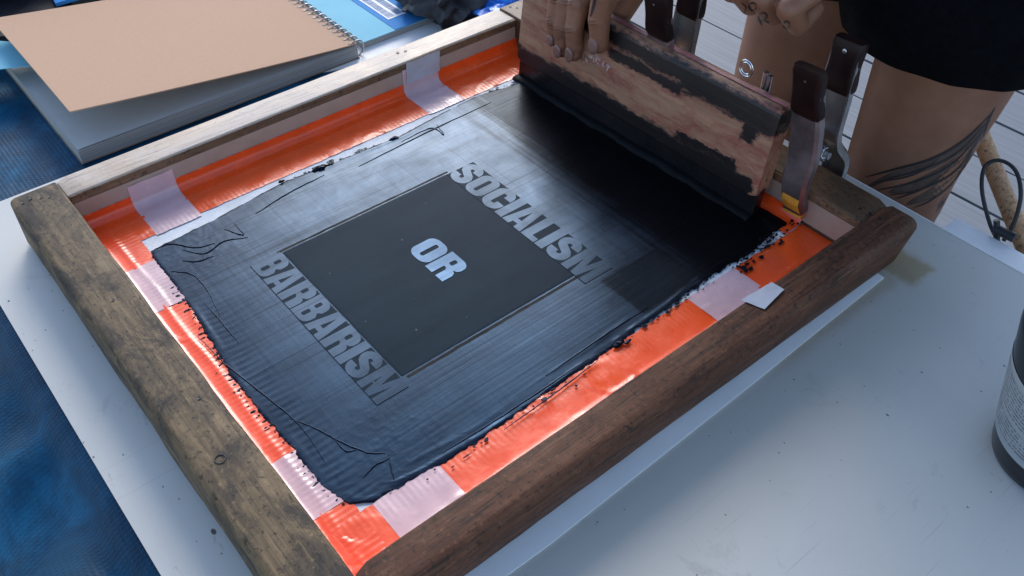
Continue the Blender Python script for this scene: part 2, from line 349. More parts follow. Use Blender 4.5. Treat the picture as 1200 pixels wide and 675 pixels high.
# squeegee handle: pink-stained wood with black and red ink wiped over it
def squeegee_mat():
    t = NT('ink_stained_pale_wood'); c = t.coord(); X, Y, Z = t.xyz()
    g = t.noise(t.coord((6, 160, 160)), 1, 8, 0.65, 0.6)
    col = t.ramp(g, [(0.3, (0.24, 0.118, 0.068)), (0.7, (0.42, 0.225, 0.135))])
    b = t.noise(t.coord((30, 80, 80)), 1, 9, 0.78, 0.5)
    col = t.mix(t.ramp(b, [(0.46, 0.0), (0.62, 0.75)]), col, (0.23, 0.042, 0.036))
    b2 = t.noise(c, 75, 6, 0.7, 0.5)
    col = t.mix(t.ramp(b2, [(0.62, 0.0), (0.70, 0.5)]), col, (0.48, 0.30, 0.22))
    n1 = t.noise(t.coord((28, 60, 60)), 1, 6, 0.65); n2 = t.noise(c, 170, 6, 0.7); n3 = t.noise(t.coord((70, 260, 260)), 1, 6, 0.7)
    zz = t.wob(Z, (n1, 0.012), (n2, 0.009), (n3, 0.012)); xx = t.wob(X, (n2, 0.012), (n1, 0.02))
    P = [(t.box(zz, 0.0955, 0.1105, 0.0026), t.box(xx, 0.10, 0.335, 0.003)), (t.box(zz, 0.0895, 0.1105, 0.0026), t.box(xx, 0.225, 0.335, 0.004)), (t.box(zz, 0.077, 0.100, 0.0015), t.box(xx, 0.294, 0.309, 0.002)),
         (t.box(zz, 0.0, 0.0505, 0.0026), t.box(xx, 0.0, 0.318, 0.002)), (t.box(zz, 0.0485, 0.0555, 0.001), t.box(xx, 0.235, 0.302, 0.003)),
         (t.box(zz, 0.084, 0.0945, 0.001), t.box(xx, 0.148, 0.232, 0.003))]
    k = None
    for a, q in P:
        m_ = t.mth('MULTIPLY', a, q); k = m_ if k is None else t.mth('MAXIMUM', k, m_)
    k = t.mth('MULTIPLY', k, t.ramp(n3, [(0.2, 0.7), (0.36, 0.99)]))
    wm = t.mth('MULTIPLY', t.mth('MULTIPLY', t.box(zz, 0.070, 0.0785, 0.001), t.box(X, 0.118, 0.152, 0.001)), t.ramp(t.noise(t.coord((420, 200, 260)), 1, 3), [(0.5, 0.0), (0.58, 0.7)]))
    col = t.mix(wm, col, (0.55, 0.5, 0.5))
    col = t.mix(k, col, (0.005, 0.0045, 0.006))
    t.set(Base_Color=col, Roughness=t.mix(k, (0.6,)*3, (0.42,)*3), Normal=t.bump(k, 0.35, 0.0006, t.bump(g, 0.4, 0.0008))); return t.m
M['squeegee_wood'] = squeegee_mat()
M['pink_top'] = plain('red_stained_wood', (0.30, 0.10, 0.11), 0.45, 0.6, 60, 0.3)

# ------------------------------------------------------------------ setting: ground, deck
bm = bmesh.new(); s = 400
bm.faces.new([bm.verts.new(p) for p in ((-s,-s,-.75),(s,-s,-.75),(s,s,-.75),(-s,s,-.75))])
tag(link('ground', bm_me(bm), M['ground'], ang=0), kind='structure')
bm = bmesh.new(); dv = 0.146; v0 = 1.4515-0.6-6*dv*2-dv*6
k = 0; y = 1.4515 - dv*22
while y < 4.2:
    add_box(bm, (-3.6, y+0.0035, -0.63), (2.6, y+dv-0.0035, -0.6 + 0.001*math.sin(k*2.1))); y += dv; k += 1
tag(link('deck', bm_me(bm, bevel=0.003, seg=1), M['deck'], ang=30), kind='structure')

# ------------------------------------------------------------------ table, tarp, board
TZ = -0.026
tb = empty('work_table', (0.2, 0.1, -0.6), 'white topped work table under the tarpaulin and the printing board', 'table')
bm = bmesh.new(); add_box(bm, (-1.0, -0.084, TZ-0.03), (1.25, 0.552, TZ-0.002)); link('tabletop', bm_me(bm, bevel=0.003), M['lip'], tb)
for x, yy in ((-0.9, -0.05), (1.15, -0.05), (-0.9, 0.47), (1.15, 0.47)):
    bm = bmesh.new(); add_box(bm, (x-.03, yy-.03, -0.6), (x+.03, yy+.03, TZ-0.031)); link('leg', bm_me(bm, bevel=0.004), M['lip'], tb)
bm = bmesh.new(); add_box(bm, (0.418, 0.5565, -0.04), (1.25, 0.5925, -0.011)); 
e = link('edge_strip', bm_me(bm, bevel=0.003), M['lip'], tb); e['label'] = 'bright white strip along the table edge'

def tarp_z(x, y):
    z = TZ + 0.0015
    d = max(0.0, -0.086-y)
    z += 0.030*min(1, d/0.05)*(0.5+fn((x*9+y*4, y*7-x*2.0, 0), 1, 2)) - d*0.85 - 0.012*min(1, d/0.01)
    z += 0.016*min(1, d/0.03)*abs(fn((x*20+y*8, y*8-x*8, 0), 1, 5))
    if x < -0.115:
        q = min(1, (-0.115-x)/0.03)
        z += 0.0022*q*(0.6+fn((x*20+y*9, y*22-x*6, 0), 1, 4))
    if y > 0.53: z -= (y-0.53)**2*3
    return z
bm = bmesh.new()
add_grid(bm, 240, 110, lambda a, b: Vector((lerp(-1.08, 0.9, a), lerp(-0.50, 0.551, b), 0)))
for v in bm.verts: v.co.z = tarp_z(v.co.x, v.co.y) if v.co.x > -1.0 or True else 0
me = bm_me(bm); o = link('tarpaulin', me, M['tarp'], ang=0); smooth(me, 80)
tag(o, 'rumpled blue plastic tarpaulin spread over the table beneath the white board', 'tarp')
md = o.modifiers.new('thick', 'SOLIDIFY'); md.thickness = 0.0008

bd = empty('printing_board', (0.3, 0.24, -0.02), 'large white painted board carrying the printing frame', 'board')
bm = bmesh.new(); add_box(bm, (-0.110, -0.0785, -0.0035), (0.95, 0.555, 0)); link('board_top', bm_me(bm, bevel=0.0012), M['board'], bd)
bm = bmesh.new(); add_box(bm, (-0.109, -0.0775, -0.0195), (0.949, 0.554, -0.0037)); link('core', bm_me(bm, bevel=0.001), M['board_edge'], bd)
bm = bmesh.new(); add_box(bm, (-0.1095, 0.5551, -0.012), (0.95, 0.5562, 0.0004)); link('edge_trim', bm_me(bm), M['lip'], bd)
# white card under the frame
bm = bmesh.new(); add_prism(bm, [(0.06, 0.02), (0.4350, 0.02), (0.4365, 0.11), (0.4345, 0.20), (0.4320, 0.31), (0.4272, 0.466), (0.06, 0.468)], 0.0003, 0.0011)
o = link('card_sheet', bm_me(bm), M['paper']); tag(o, 'white card sheet lying under the wooden frame, edge peeping out', 'card')

# ------------------------------------------------------------------ the screen printing frame
fr = empty('silkscreen', (0.19, 0.228, 0.006), 'wooden silkscreen frame with orange tape, inked screen reading SOCIALISM OR BARBARISM', 'screen frame')
U0, U1, V0, V1 = -0.013, 0.400, 0.0, 0.4563      # opening
O0, O1, W0, W1 = -0.046, 0.4285, -0.038, 0.492    # outside
ZB = 0.0055
def rail(a, b, mat, name='rail', big=(), label=None):
    bm = bmesh.new(); x0, y0 = a; x1, y1 = b
    axis = 0 if x1-x0 > y1-y0 else 1
    n = 60
    prof = []                      # rounded section, c = across 0..1
    def sect(r0, r1, w, h):        # r0: rounding of the low side, r1: of the high side
        P = []
        for cx, cz, rr, a0 in ((w-r1, h-r1, r1, 0), (r0, h-r0, r0, 90), (0.0025, 0.0025, 0.0025, 180), (w-0.0025, 0.0025, 0.0025, 270)):
            for k in range(6):
                q = R(a0+90*k/5); P.append((cx+rr*math.cos(q), cz+rr*math.sin(q)))
        return P
    w = (y1-y0) if axis == 0 else (x1-x0)
    S = sect(big[0], big[1], w, H-ZB)
    L = (x1-x0) if axis == 0 else (y1-y0)
    rings = []
    for i in range(n+1):
        t = i/n; s = t*L; r = []
        e = min(s, L-s); shrink = 0.0018*max(0, 1-e/0.004)**2
        if big[2] == 1: shrink = 0.0065*max(0, 1-e/0.011)**2
        for k, (cc, zz) in enumerate(S):
            p = (s, cc, zz)
            nn = (1.0 if big[2] < 3 else 0.35)*(0.0009*fn((s*14, cc*30, zz*30), 1, big[2])+0.0004*fn((s*70, cc*120, zz*120), 1, big[2]+3))
            if big[2] == 2: nn -= 0.007*max(0, 1-zz/0.03)*(cc/w)
            c2 = cc+nn+(w/2-cc)*shrink/ (w/2); z2 = zz+nn*0.5-(shrink if zz > 0.02 else 0)
            r.append(Vector((x0+s, y0+c2, ZB+z2)) if axis == 0 else Vector((x0+c2, y0+s, ZB+z2)))
        rings.append(r)
    add_loft(bm, rings)
    o = link(name, bm_me(bm), mat, fr, 50)
    if label: o['label'] = label
    return o
rl = rail((O0, W0), (O1-0.004, V0), M['rail_left'], big=(0.006, 0.002, 1), label='weathered grey-brown left rail')
rn = rail((U1, V0+0.0006), (O1, W1), M['rail_near'], big=(0.0018, 0.008, 2), label='dark brown near rail')
rf = rail((-0.0425, V0+0.0006), (U0, V1-0.0006), M['rail_far'], big=(0.004, 0.0018, 3), label='far rail, pale with painted-on sky glare')
rr = rail((-0.0425, V1), (U1-0.0006, W1), M['rail_right'], big=(0.0018, 0.004, 4), label='brown right rail')
for nm_, a_, b_, par_ in (('wall_strip', (U0-0.0003, 0.0015, 0.0378), (U0+0.0009, V1-0.0015, 0.0447), rf), ('wall_strip', (0.004, V1-0.0009, 0.0378), (U1-0.0015, V1+0.0003, 0.0447), rr)):
    bm = bmesh.new(); add_box(bm, a_, b_); link(nm_, bm_me(bm), M['rail_wall'], par_)
def holes(rail_o, pts, r=0.0011):
    for p in pts:
        q = at(*p, H); bm = bmesh.new()
        add_lathe(bm, [(r*0.6, -0.001), (r, 0.0006), (r*1.1, 0.0009), (r*0.5, 0.00075)], (q.x, q.y, H-0.0004), 12)
        link('nail', bm_me(bm), M['black'], rail_o)
holes(rl, ((36, 233), (48, 232), (58, 231), (27, 238), (132, 352), (233, 467)))
holes(rr, ((598, 8), (606, 9), (615, 8), (1008, 245), (1020, 250), (1031, 256)))
holes(rf, ((466, 62), (475, 60)), 0.0014)
q = at(258, 538, H); bm = bmesh.new()
add_tube(bm, [(q.x+0.0032*math.cos(a), q.y+0.0032*math.sin(a), H+0.0002) for a in [i*math.pi/10 for i in range(20)]], 0.0005, 6, closed=True)
link('screw_head', bm_me(bm), M['black'], rl)
# the stretched fabric
bm = bmesh.new(); add_grid(bm, 40, 40, lambda a, b: Vector((lerp(U0-0.002, U1+0.002, a), lerp(V0-0.002, V1+0.002, b), MZ-0.0004*math.sin(a*3.14)*math.sin(b*3.14))))
link('screen_mesh', bm_me(bm), M['fabric'], fr)

# tape: a strip that comes down the rail's inner face, turns and lies on the fabric
def tape_strip(side, s0, s1, up, wid, mat, name, lift=0.0, rib=0.00009, seed=0):
    rs = 0.008 if side == 'left' else wid*0.62
    bm = bmesh.new(); n = max(8, int((s1-s0)/0.0009)); rad = 0.007
    prof = []
    for k in range(5): prof.append((0.0013, MZ+rad+(up-rad)*(1-k/5)))
    for k in range(8):
        q = R(90*k/7); prof.append((0.0013+rad-rad*math.cos(q), MZ+rad-rad*math.sin(q)+0.0003))
    for k in range(1, 19): prof.append((0.0013+rad+(wid-rad)*k/18, MZ+0.0003))
    m_ = len(prof)-1
    def f(a, b):
        s = lerp(s0, s1, a); d, z = prof[round(b*m_)]
        edge = 1 if b > 0.35 else 0.3
        j = 0.0007*fn((s*160, seed, 0), 1, seed) if b in (0.0, 1.0) else 0
        h = lift+0.00014*(1+fn((s*60, d*90, 0), 1, seed+1))
        if d > rs: h += rib*(0.5+0.5*math.sin(s*2*math.pi/0.0042+2*fn((s*20, 0, 0), 1, seed)))*min(1, (d-rs)/0.006)
        # long wrinkle where the tape turns
        h += 0.0008*math.exp(-((d-0.015-0.004*fn((s*12, 1, 0), 1, seed))/0.0022)**2)*(0.6+0.8*fn((s*9, 3, 0), 1, seed))
        cr = (1-2*abs(fn((s*26+d*30, d*34-s*9, 0), 1, seed+7)))
        h += 0.00032*max(0, cr-0.72)/0.28*min(1, max(0, d-0.004)/0.006)*(1 if fn((s*14, d*10, 0), 1, seed+9) > 0.02 else 0.15)
        d += j
        if z > MZ+rad: d += h*0.5
        else: z += h
        if side == 'far': return Vector((U0+d, s, z))
        if side == 'near': return Vector((U1-d, s, z))
        if side == 'left': return Vector((s, V0+d, z))
        return Vector((s, V1-d, z))
    add_grid(bm, n, m_, f)
    return link(name, bm_me(bm), mat, fr, 60)
def strip_of(side, px0, px1):            # distance along the rail from two pixels on the fabric
    a, b = at(*px0, MZ), at(*px1, MZ)
    return (a.y, b.y) if side in ('far', 'near') else (a.x, b.x)
# dull clear tape on the wall of the far and right rails
bm = bmesh.new(); add_box(bm, (U0-0.0004, 0.002, MZ+0.004), (U0+0.0009, V1-0.002, 0.0375)); link('wall_tape', bm_me(bm), M['tan_tape'], fr)
bm = bmesh.new(); add_box(bm, (0.01, V1-0.0009, MZ+0.004), (U1-0.002, V1+0.0004, 0.0375)); link('wall_tape', bm_me(bm), M['tan_tape'], fr)
FAR = [(0.000, 0.046, 'orange', 0.012, 0.034), (0.044, 0.083, 'pale', 0.022, 0.036), (0.080, 0.318, 'orange', 0.012, 0.032), (0.315, 0.356, 'pale', 0.027, 0.034), (0.353, 0.4556, 'orange', 0.013, 0.034)]
for i, (a, b, mm, up, w) in enumerate(FAR): tape_strip('far', a, b, up, w+0.009, M[mm], mm+'_tape', 0.0003*(i % 2), seed=i)
LEFT = [(0.0, 0.062, 'orange'), (0.060, 0.116, 'pale'), (0.112, 0.29, 'orange'), (0.288, 0.340, 'pale'), (0.337, 0.3995, 'orange')]
for i, (a, b, mm) in enumerate(LEFT): tape_strip('left', a, b, 0.016, 0.030, M[mm], mm+'_tape', 0.0003+0.0003*(i % 2), 0.00013, seed=10+i)
NEAR = [(0.0004, 0.042, 'orange'), (0.040, 0.088, 'pale'), (0.085, 0.322, 'orange'), (0.319, 0.372, 'pale'), (0.368, 0.4556, 'orange')]
for i, (a, b, mm) in enumerate(NEAR): tape_strip('near', a, b, 0.022, 0.046, M[mm], mm+'_tape', 0.0003+0.0003*(i % 2), 0.00009, seed=20+i)
tape_strip('right', 0.02, 0.352, 0.010, 0.02, M['orange'], 'orange_tape', 0.0005, seed=31)
# flap of clear tape over the near rail and up the far rail
P = [at(x, y, H+0.0006) for x, y in ((868, 352), (904, 331), (919, 340), (896, 363))]
bm = bmesh.new()
def flap(a, b):
    p = P[0].lerp(P[1], a).lerp(P[3].lerp(P[2], a), b); p.z = H+0.0011+0.0007*math.sin(a*3)*b+0.0003*fn(p, 200); return p
add_grid(bm, 16, 16, flap); link('tape_flap', bm_me(bm), M['flap'], fr)
bm = bmesh.new(); add_grid(bm, 20, 10, lambda a, b: Vector((U0+0.0024+0.0005*fn((a*4, b*4, 0), 1, 5), lerp(0.318, 0.357, a)+0.002*b, lerp(0.024, 0.0455, b)))); link('tape_flap', bm_me(bm), M['flap'], fr)

# ink layer: outline from measured points, feathered by noise
def ab(pts, key, val): 
    q = [at(x, y, MZ) for x, y in pts]; return sorted([(getattr(p, key), getattr(p, val)) for p in q])
far_e = ab(((175, 297), (245, 262), (330, 216), (380, 196), (420, 180), (470, 160), (520, 133), (560, 113), (612, 98)), 'y', 'x')
left_e = ab(((175, 297), (205, 335), (230, 372), (270, 440), (300, 480), (345, 530), (380, 575), (408, 592), (440, 588)), 'x', 'y')
near_e = ab(((440, 588), (465, 572), (500, 555), (570, 512), (640, 462), (690, 428), (740, 392), (785, 360), (815, 337), (845, 318), (875, 300), (905, 276), (930, 258)), 'y', 'x')
INKZ = MZ+0.0013
def ink_edge(sd, s):
    if sd == 'far': return interp(s, far_e)+0.0016*fn((s*60, 0, 0), 1, 1)+0.0011*fn((s*240, 0, 0), 1, 2)
    if sd == 'near': return interp(s, near_e)+0.0016*fn((s*70, 0, 0), 1, 3)+0.0016*fn((s*300, 0, 0), 1, 4)
    return interp(s, left_e)+0.0013*fn((s*120, 0, 0), 1, 5)+0.0016*fn((s*420, 0, 0), 1, 6)
VT = 0.4465
def ink_xy(a, b):
    v = lerp(0.03, VT, b)
    for _ in range(4):
        u = lerp(ink_edge('far', v), ink_edge('near', v), a)
        v = lerp(ink_edge('left', u), VT+0.002*fn((u*90, 0, 0), 1, 9), b)
    return u, v
def ink_h(u, v):
    df, dn, dl = u-interp(v, far_e), interp(v, near_e)-u, v-interp(u, left_e)
    d = min(df, dn, dl)
    h = 0.00003*fn((u*500, v*9, 0), 1, 1)*max(0.25, min(1, 1-(abs(dn-0.02)-0.02)/0.05)) + 0.00002*fn((u*12, v*420, 0), 1, 2)
    h += 0.00003*fn((u*14, v*12, 0), 1, 8)
    # thick scraped-up ridges along the long edges
    for q, c, w, A, sd in ((dn, 0.0022, 0.0012, 0.0030, 3), (dn, 0.011, 0.0016, 0.0008, 4), (df, 0.003, 0.0018, 0.0012, 5), (df, 0.012, 0.0013, 0.0006, 6), (dl, 0.0035, 0.0018, 0.0012, 7)):
        s = v if q in (dn, df) else u
        k = max(0, fn((s*22, 0, 0), 1, sd)+0.25+0.4*fn((s*130, 0, 0), 1, sd+1))
        h += 0.2*A*k*math.exp(-((q-c-0.003*fn((s*16, 0, 0), 1, sd+2))/w)**2)
    # ribs of the tape showing through by the left rail
    if 0.004 < dl < 0.034: h += 0.00005*math.sin(u*2*math.pi/0.0058+1.5*fn((u*15, v*40, 0)))*min(1, (dl-0.004)/0.004, ((0.034-dl)/0.022)**1.5)
    # crumpled skin of half dry ink in the corners
    for cx, cy, rr_, A in ((0.06, 0.055, 0.035, 0.0016), (0.325, 0.065, 0.045, 0.0013), (0.05, 0.41, 0.04, 0.0009)):
        k = math.exp(-((u-cx)**2+(v-cy)**2)/rr_**2)
        h += 0.05*A*k*((1-2*abs(fn((u*120+v*60, v*160, 0), 1, 14)))**3+0.6*(1-2*abs(fn((u*300, v*240, 0), 1, 15)))**3)
    return h + 0.0004*min(1, max(0, d)/0.0007)
NA, NB = 300, 330
bm = bmesh.new()
pool = []
def inkfn(a, b):
    wa = lambda q, n_: q if q in (0, 1) else lerp(0.0010, 0.9990, (q-1/n_)/(1-2/n_))
    u, v = ink_xy(wa(a, NA), wa(b, NB)); return Vector((u, v, INKZ+ink_h(u, v)-(0.0008 if a in (0, 1) or b in (0, 1) else 0)))
add_grid(bm, NA, NB, inkfn)
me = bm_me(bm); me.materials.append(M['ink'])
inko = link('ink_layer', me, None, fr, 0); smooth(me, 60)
inko['label'] = 'wet black ink scraped over the screen'
bv = BVHTree.FromPolygons([v.co for v in me.vertices], [p.vertices for p in me.polygons])
def on_ink(u, v):
    h = bv.ray_cast(Vector((u, v, 0.2)), Vector((0, 0, -1)))
    return h[0].z if h[0] else MZ+0.0026
# loose flecks and drawn-out strings of ink
bm = bmesh.new()
def fleck(u, v, r, z, sx=1.0, sy=1.0):
    n = 7; a0 = random.random()*6; ring = []
    for i in range(n):
        q = a0+i*2*math.pi/n; k = r*random.uniform(0.45, 1.25)
        ring.append((u+k*math.cos(q)*sx, v+k*math.sin(q)*sy))
    lo = [bm.verts.new((x, y, z)) for x, y in ring]; hi = [bm.verts.new((u+(x-u)*.7, v+(y-v)*.7, z+0.0002+r*0.08)) for x, y in ring]
    bm.faces.new(hi)
    for i in range(n): bm.faces.new((lo[i], lo[(i+1) % n], hi[(i+1) % n], hi[i]))
for i in range(110):
    u = random.uniform(0.10, 0.345); v = interp(u, left_e)-abs(random.gauss(0, 0.0024))
    if v > 0.004: fleck(round(u/0.0058)*0.0058+random.gauss(0, 0.0007), v, random.uniform(0.00025, 0.0009), MZ+0.0010, random.uniform(.7, 1.8), random.uniform(1.0, 3.2))
for i in range(150):
    v = random.choice((random.uniform(0.05, 0.43), random.gauss(0.31, 0.03), random.gauss(0.40, 0.02))); u = interp(v, near_e)+abs(random.gauss(0, 0.003))
    if v < 0.44: fleck(u, v, random.uniform(0.0003, 0.0013), MZ+0.0022, random.uniform(.6, 1.5), random.uniform(0.8, 2.8))
for i in range(50):
    v = random.choice((random.gauss(0.19, 0.01), random.gauss(0.235, 0.008), random.gauss(0.40, 0.012))); u = interp(v, far_e)-random.gauss(0, 0.002)
    fleck(u, v, random.uniform(0.0006, 0.0026), MZ+0.0014)
# ink runs onto the last piece of orange tape
for i in range(60):
    c = at(*random.choice(((908, 284), (878, 308), (932, 262), (870, 316))), MZ)
    fleck(c.x+random.gauss(0, 0.003), min(0.452, c.y+random.gauss(0, 0.006)), random.uniform(0.0004, 0.0020), MZ+0.0022, random.uniform(.6, 1.4), random.uniform(.8, 2.4))
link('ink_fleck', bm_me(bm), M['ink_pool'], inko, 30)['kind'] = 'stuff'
bm = bmesh.new()
STR = [((340, 490), (372, 503), (400, 518), (430, 530), (452, 531)), ((455, 531), (458, 548), (462, 562)), ((425, 560), (440, 545), (456, 537)), ((232, 395), (262, 425), (300, 455), (350, 497), (380, 540)),
       ((252, 285), (230, 290), (200, 286), (182, 292)), ((290, 278), (262, 283), (240, 297), (214, 293)), ((250, 300), (232, 306), (214, 306)), ((200, 318), (226, 322), (246, 345), (262, 380)), ((240, 355), (262, 380), (280, 402)),
       ((470, 166), (505, 150), (520, 158), (512, 146)), ((262, 268), (285, 275), (275, 262)), ((300, 250), (340, 225), (380, 205)), ((420, 195), (500, 155), (575, 120)), ((560, 300), (560, 300.5)),
       ((590, 505), (650, 462), (700, 424)), ((520, 530), (600, 480), (690, 420)), ((640, 440), (720, 385), (760, 360)), ((390, 512), (405, 528), (420, 527))]
for s_ in STR:
    if s_[0] == (560, 300): continue
    pts = spline([at(x, y, INKZ+0.0006) for x, y in s_], 8)
    for p in pts: p.z = on_ink(p.x, p.y)+0.0002; p.x += 0.0005*fn(p, 300, 1); p.y += 0.0005*fn(p, 300, 2)
    k = len(pts); bm = bmesh.new(); add_tube(bm, pts, [0.0002+0.00038*math.sin(math.pi*i/(k-1))*random.uniform(.6, 1.2) for i in range(k)], 7)
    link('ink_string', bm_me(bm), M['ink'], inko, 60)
for cx, cy, r in ((375, 198, .0042), (462, 163, .0032), (388, 193, .002), (725, 405, .003), (735, 402, .002), (330, 214, .002)):
    c = at(cx, cy, INKZ); bm = bmesh.new(); sphere(bm, Vector((c.x, c.y, on_ink(c.x, c.y))), (r*0.8, r*1.6, r*0.5), 14, 9)
    for v in bm.verts: v.co += (v.co-c)*0.5*fn(v.co, 400, 3)
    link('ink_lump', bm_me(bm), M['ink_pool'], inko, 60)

# dark square of the design
SQ = (0.1155, 0.2825, 0.1095, 0.2725)
bm = bmesh.new()
def sqf(a, b):
    u = lerp(SQ[0], SQ[1], a); v = lerp(SQ[2], SQ[3], b)
    e = min(a, 1-a, b, 1-b)
    if e == 0: u += 0.0006*fn((u*90, v*90, 0), 1, 3); v += 0.0006*fn((u*90, v*90, 0), 1, 4)
    h = on_ink(u, v) if e > 0 else on_ink(u, v)-0.0004
    return Vector((u, v, INKZ+0.00056+0.00002*fn((u*40, v*40, 0)) + (0 if e > 0 else -0.0004)))
add_grid(bm, 90, 90, sqf)
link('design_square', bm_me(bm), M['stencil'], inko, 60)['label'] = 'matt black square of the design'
for (x0, x1, y0, y1) in ((SQ[0]-.0022, SQ[0]-.0002, SQ[2]-.002, SQ[3]+.001), (SQ[1]+.0002, SQ[1]+.0026, SQ[2]+.004, SQ[3]+.001)):   # darker border line beside the square
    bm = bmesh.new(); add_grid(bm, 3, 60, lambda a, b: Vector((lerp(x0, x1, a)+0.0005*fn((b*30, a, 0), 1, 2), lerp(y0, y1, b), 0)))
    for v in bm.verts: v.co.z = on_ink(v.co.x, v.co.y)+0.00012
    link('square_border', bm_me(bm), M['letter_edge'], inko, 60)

# lettering, heavy condensed capitals drawn by hand: outlines in a cell one unit high
def arc(cx, cy, rx, ry, a0, a1, n=7): return [(cx+rx*math.cos(R(a0+(a1-a0)*i/n)), cy+ry*math.sin(R(a0+(a1-a0)*i/n))) for i in range(n+1)]
def rrect(x0, y0, x1, y1, r): return arc(x1-r, y1-r, r, r, 0, 90)+arc(x0+r, y1-r, r, r, 90, 180)+arc(x0+r, y0+r, r, r, 180, 270)+arc(x1-r, y0+r, r, r, 270, 360)
def ribbon(path, w):
    A, B = [], []; P = [Vector((*p, 0)) for p in path]
    for i, p in enumerate(P):
        t = (P[min(i+1, len(P)-1)]-P[max(i-1, 0)]).normalized(); n = Vector((-t.y, t.x, 0))*w/2
        A.append((p.x+n.x, p.y+n.y)); B.append((p.x-n.x, p.y-n.y))
    return A+B[::-1]
W = 0.245
GLY = {
 'O': (0.62, [rrect(0, 0, 0.62, 1, 0.25), rrect(0.25, 0.18, 0.37, 0.82, 0.059)]),
 'I': (0.26, [[(0, 0), (0.26, 0), (0.26, 1), (0, 1)]]),
 'L': (0.46, [[(0, 0), (0.46, 0), (0.46, 0.19), (0.255, 0.19), (0.255, 1), (0, 1)]]),
 'A': (0.66, [[(0, 0), (0.235, 0), (0.25, 0.17), (0.41, 0.17), (0.425, 0), (0.66, 0), (0.52, 1), (0.14, 1)], [(0.262, 0.34), (0.33, 0.84), (0.398, 0.34)]]),
 'R': (0.62, [[(0, 0), (0.25, 0), (0.25, 0.44), (0.31, 0.44), (0.37, 0.38), (0.37, 0), (0.62, 0)]+[(0.62, 0.36), (0.58, 0.46), (0.50, 0.51), (0.58, 0.56), (0.62, 0.66)]+arc(0.40, 0.78, 0.22, 0.22, 0, 90)+[(0, 1)], rrect(0.25, 0.60, 0.37, 0.84, 0.05)]),
 'B': (0.62, [[(0, 0)]+arc(0.38, 0.24, 0.24, 0.24, -90, 0)+[(0.62, 0.40), (0.52, 0.52), (0.61, 0.62)]+arc(0.39, 0.77, 0.22, 0.23, 0, 90)+[(0, 1)], rrect(0.25, 0.16, 0.38, 0.44, 0.05), rrect(0.25, 0.60, 0.37, 0.84, 0.05)]),
 'M': (0.84, [[(0, 0), (0.22, 0), (0.22, 0.66), (0.33, 0), (0.51, 0), (0.62, 0.66), (0.62, 0), (0.84, 0), (0.84, 1), (0.52, 1), (0.42, 0.45), (0.32, 1), (0, 1)]]),
 'C': (0.60, [ribbon([(0.49, 0.62)]+[(0.49, 0.72)]+arc(0.305, 0.72, 0.185, 0.175, 0, 180, 10)[1:]+arc(0.305, 0.28, 0.185, 0.175, 180, 360, 10)+[(0.49, 0.38)], W)]),
 'S': (0.60, [ribbon([(0.48, 0.66), (0.48, 0.73)]+arc(0.30, 0.735, 0.18, 0.16, 0, 180, 9)[1:]+[(0.125, 0.66), (0.16, 0.59), (0.28, 0.52), (0.42, 0.44), (0.478, 0.36)]+arc(0.30, 0.265, 0.18, 0.16, 0, -180, 9)+[(0.12, 0.34)], W)]),
}
def word(txt, u0, u1, v0, h, mat, zoff, faint=0):
    gap = 0.035; tot = sum(GLY[c][0] for c in txt)+gap*(len(txt)-1); sx = (u1-u0)/tot
    x = 0; root = None
    def mk(grow, ex):
        cu = bpy.data.curves.new('w', 'CURVE'); cu.dimensions = '2D'; cu.fill_mode = 'BOTH'; cu.extrude = ex; cu.offset = grow
        x = 0
        for ch in txt:
            w, outl = GLY[ch]
            for pts in outl:
                sp = cu.splines.new('POLY'); sp.points.add(len(pts)-1); sp.use_cyclic_u = True
                for p, q in zip(sp.points, pts): p.co = ((x+q[0])*sx, q[1]*h, 0, 1)
            x += w+gap
        o = bpy.data.objects.new('tmp', cu); COL.objects.link(o)
        dg = bpy.context.evaluated_depsgraph_get(); dg.update()
        me = bpy.data.meshes.new_from_object(o.evaluated_get(dg)); bpy.data.objects.remove(o)
        me.transform(Matrix.Translation((u0, v0, zoff))); me.materials.clear(); return me
    o = link('printed_word', mk(0, 0.00003), mat, inko, 30); o['label'] = 'the word '+txt+' in heavy condensed capitals'
    if txt != 'OR':
        bm = bmesh.new()       # the dry dark film that shows in the gaps and counters
        q = [(u0+(u1-u0)*k/40, v0-0.0003+0.0002*fn((k*0.7, v0*90, 0), 1, 4)) for k in range(41)]+[(u1-(u1-u0)*k/40, v0+h+0.0003*fn((k*0.7, v0*50, 3), 1, 4)) for k in range(41)]
        add_prism(bm, q, zoff-0.00012, zoff-0.00005)
        link('letter_ground', bm_me(bm), M['stencil'], inko, 0)['label'] = 'dark gaps between the letters of '+txt
word('SOCIALISM', 0.1175, 0.2935, 0.2705, 0.0285, M['letter'], INKZ+0.00085)
word('BARBARISM', 0.1150, 0.2915, 0.0840, 0.0255, M['letter'], INKZ+0.00085)
word('OR', 0.1765, 0.2230, 0.1880, 0.0265, M['letter_or'], INKZ+0.00085)

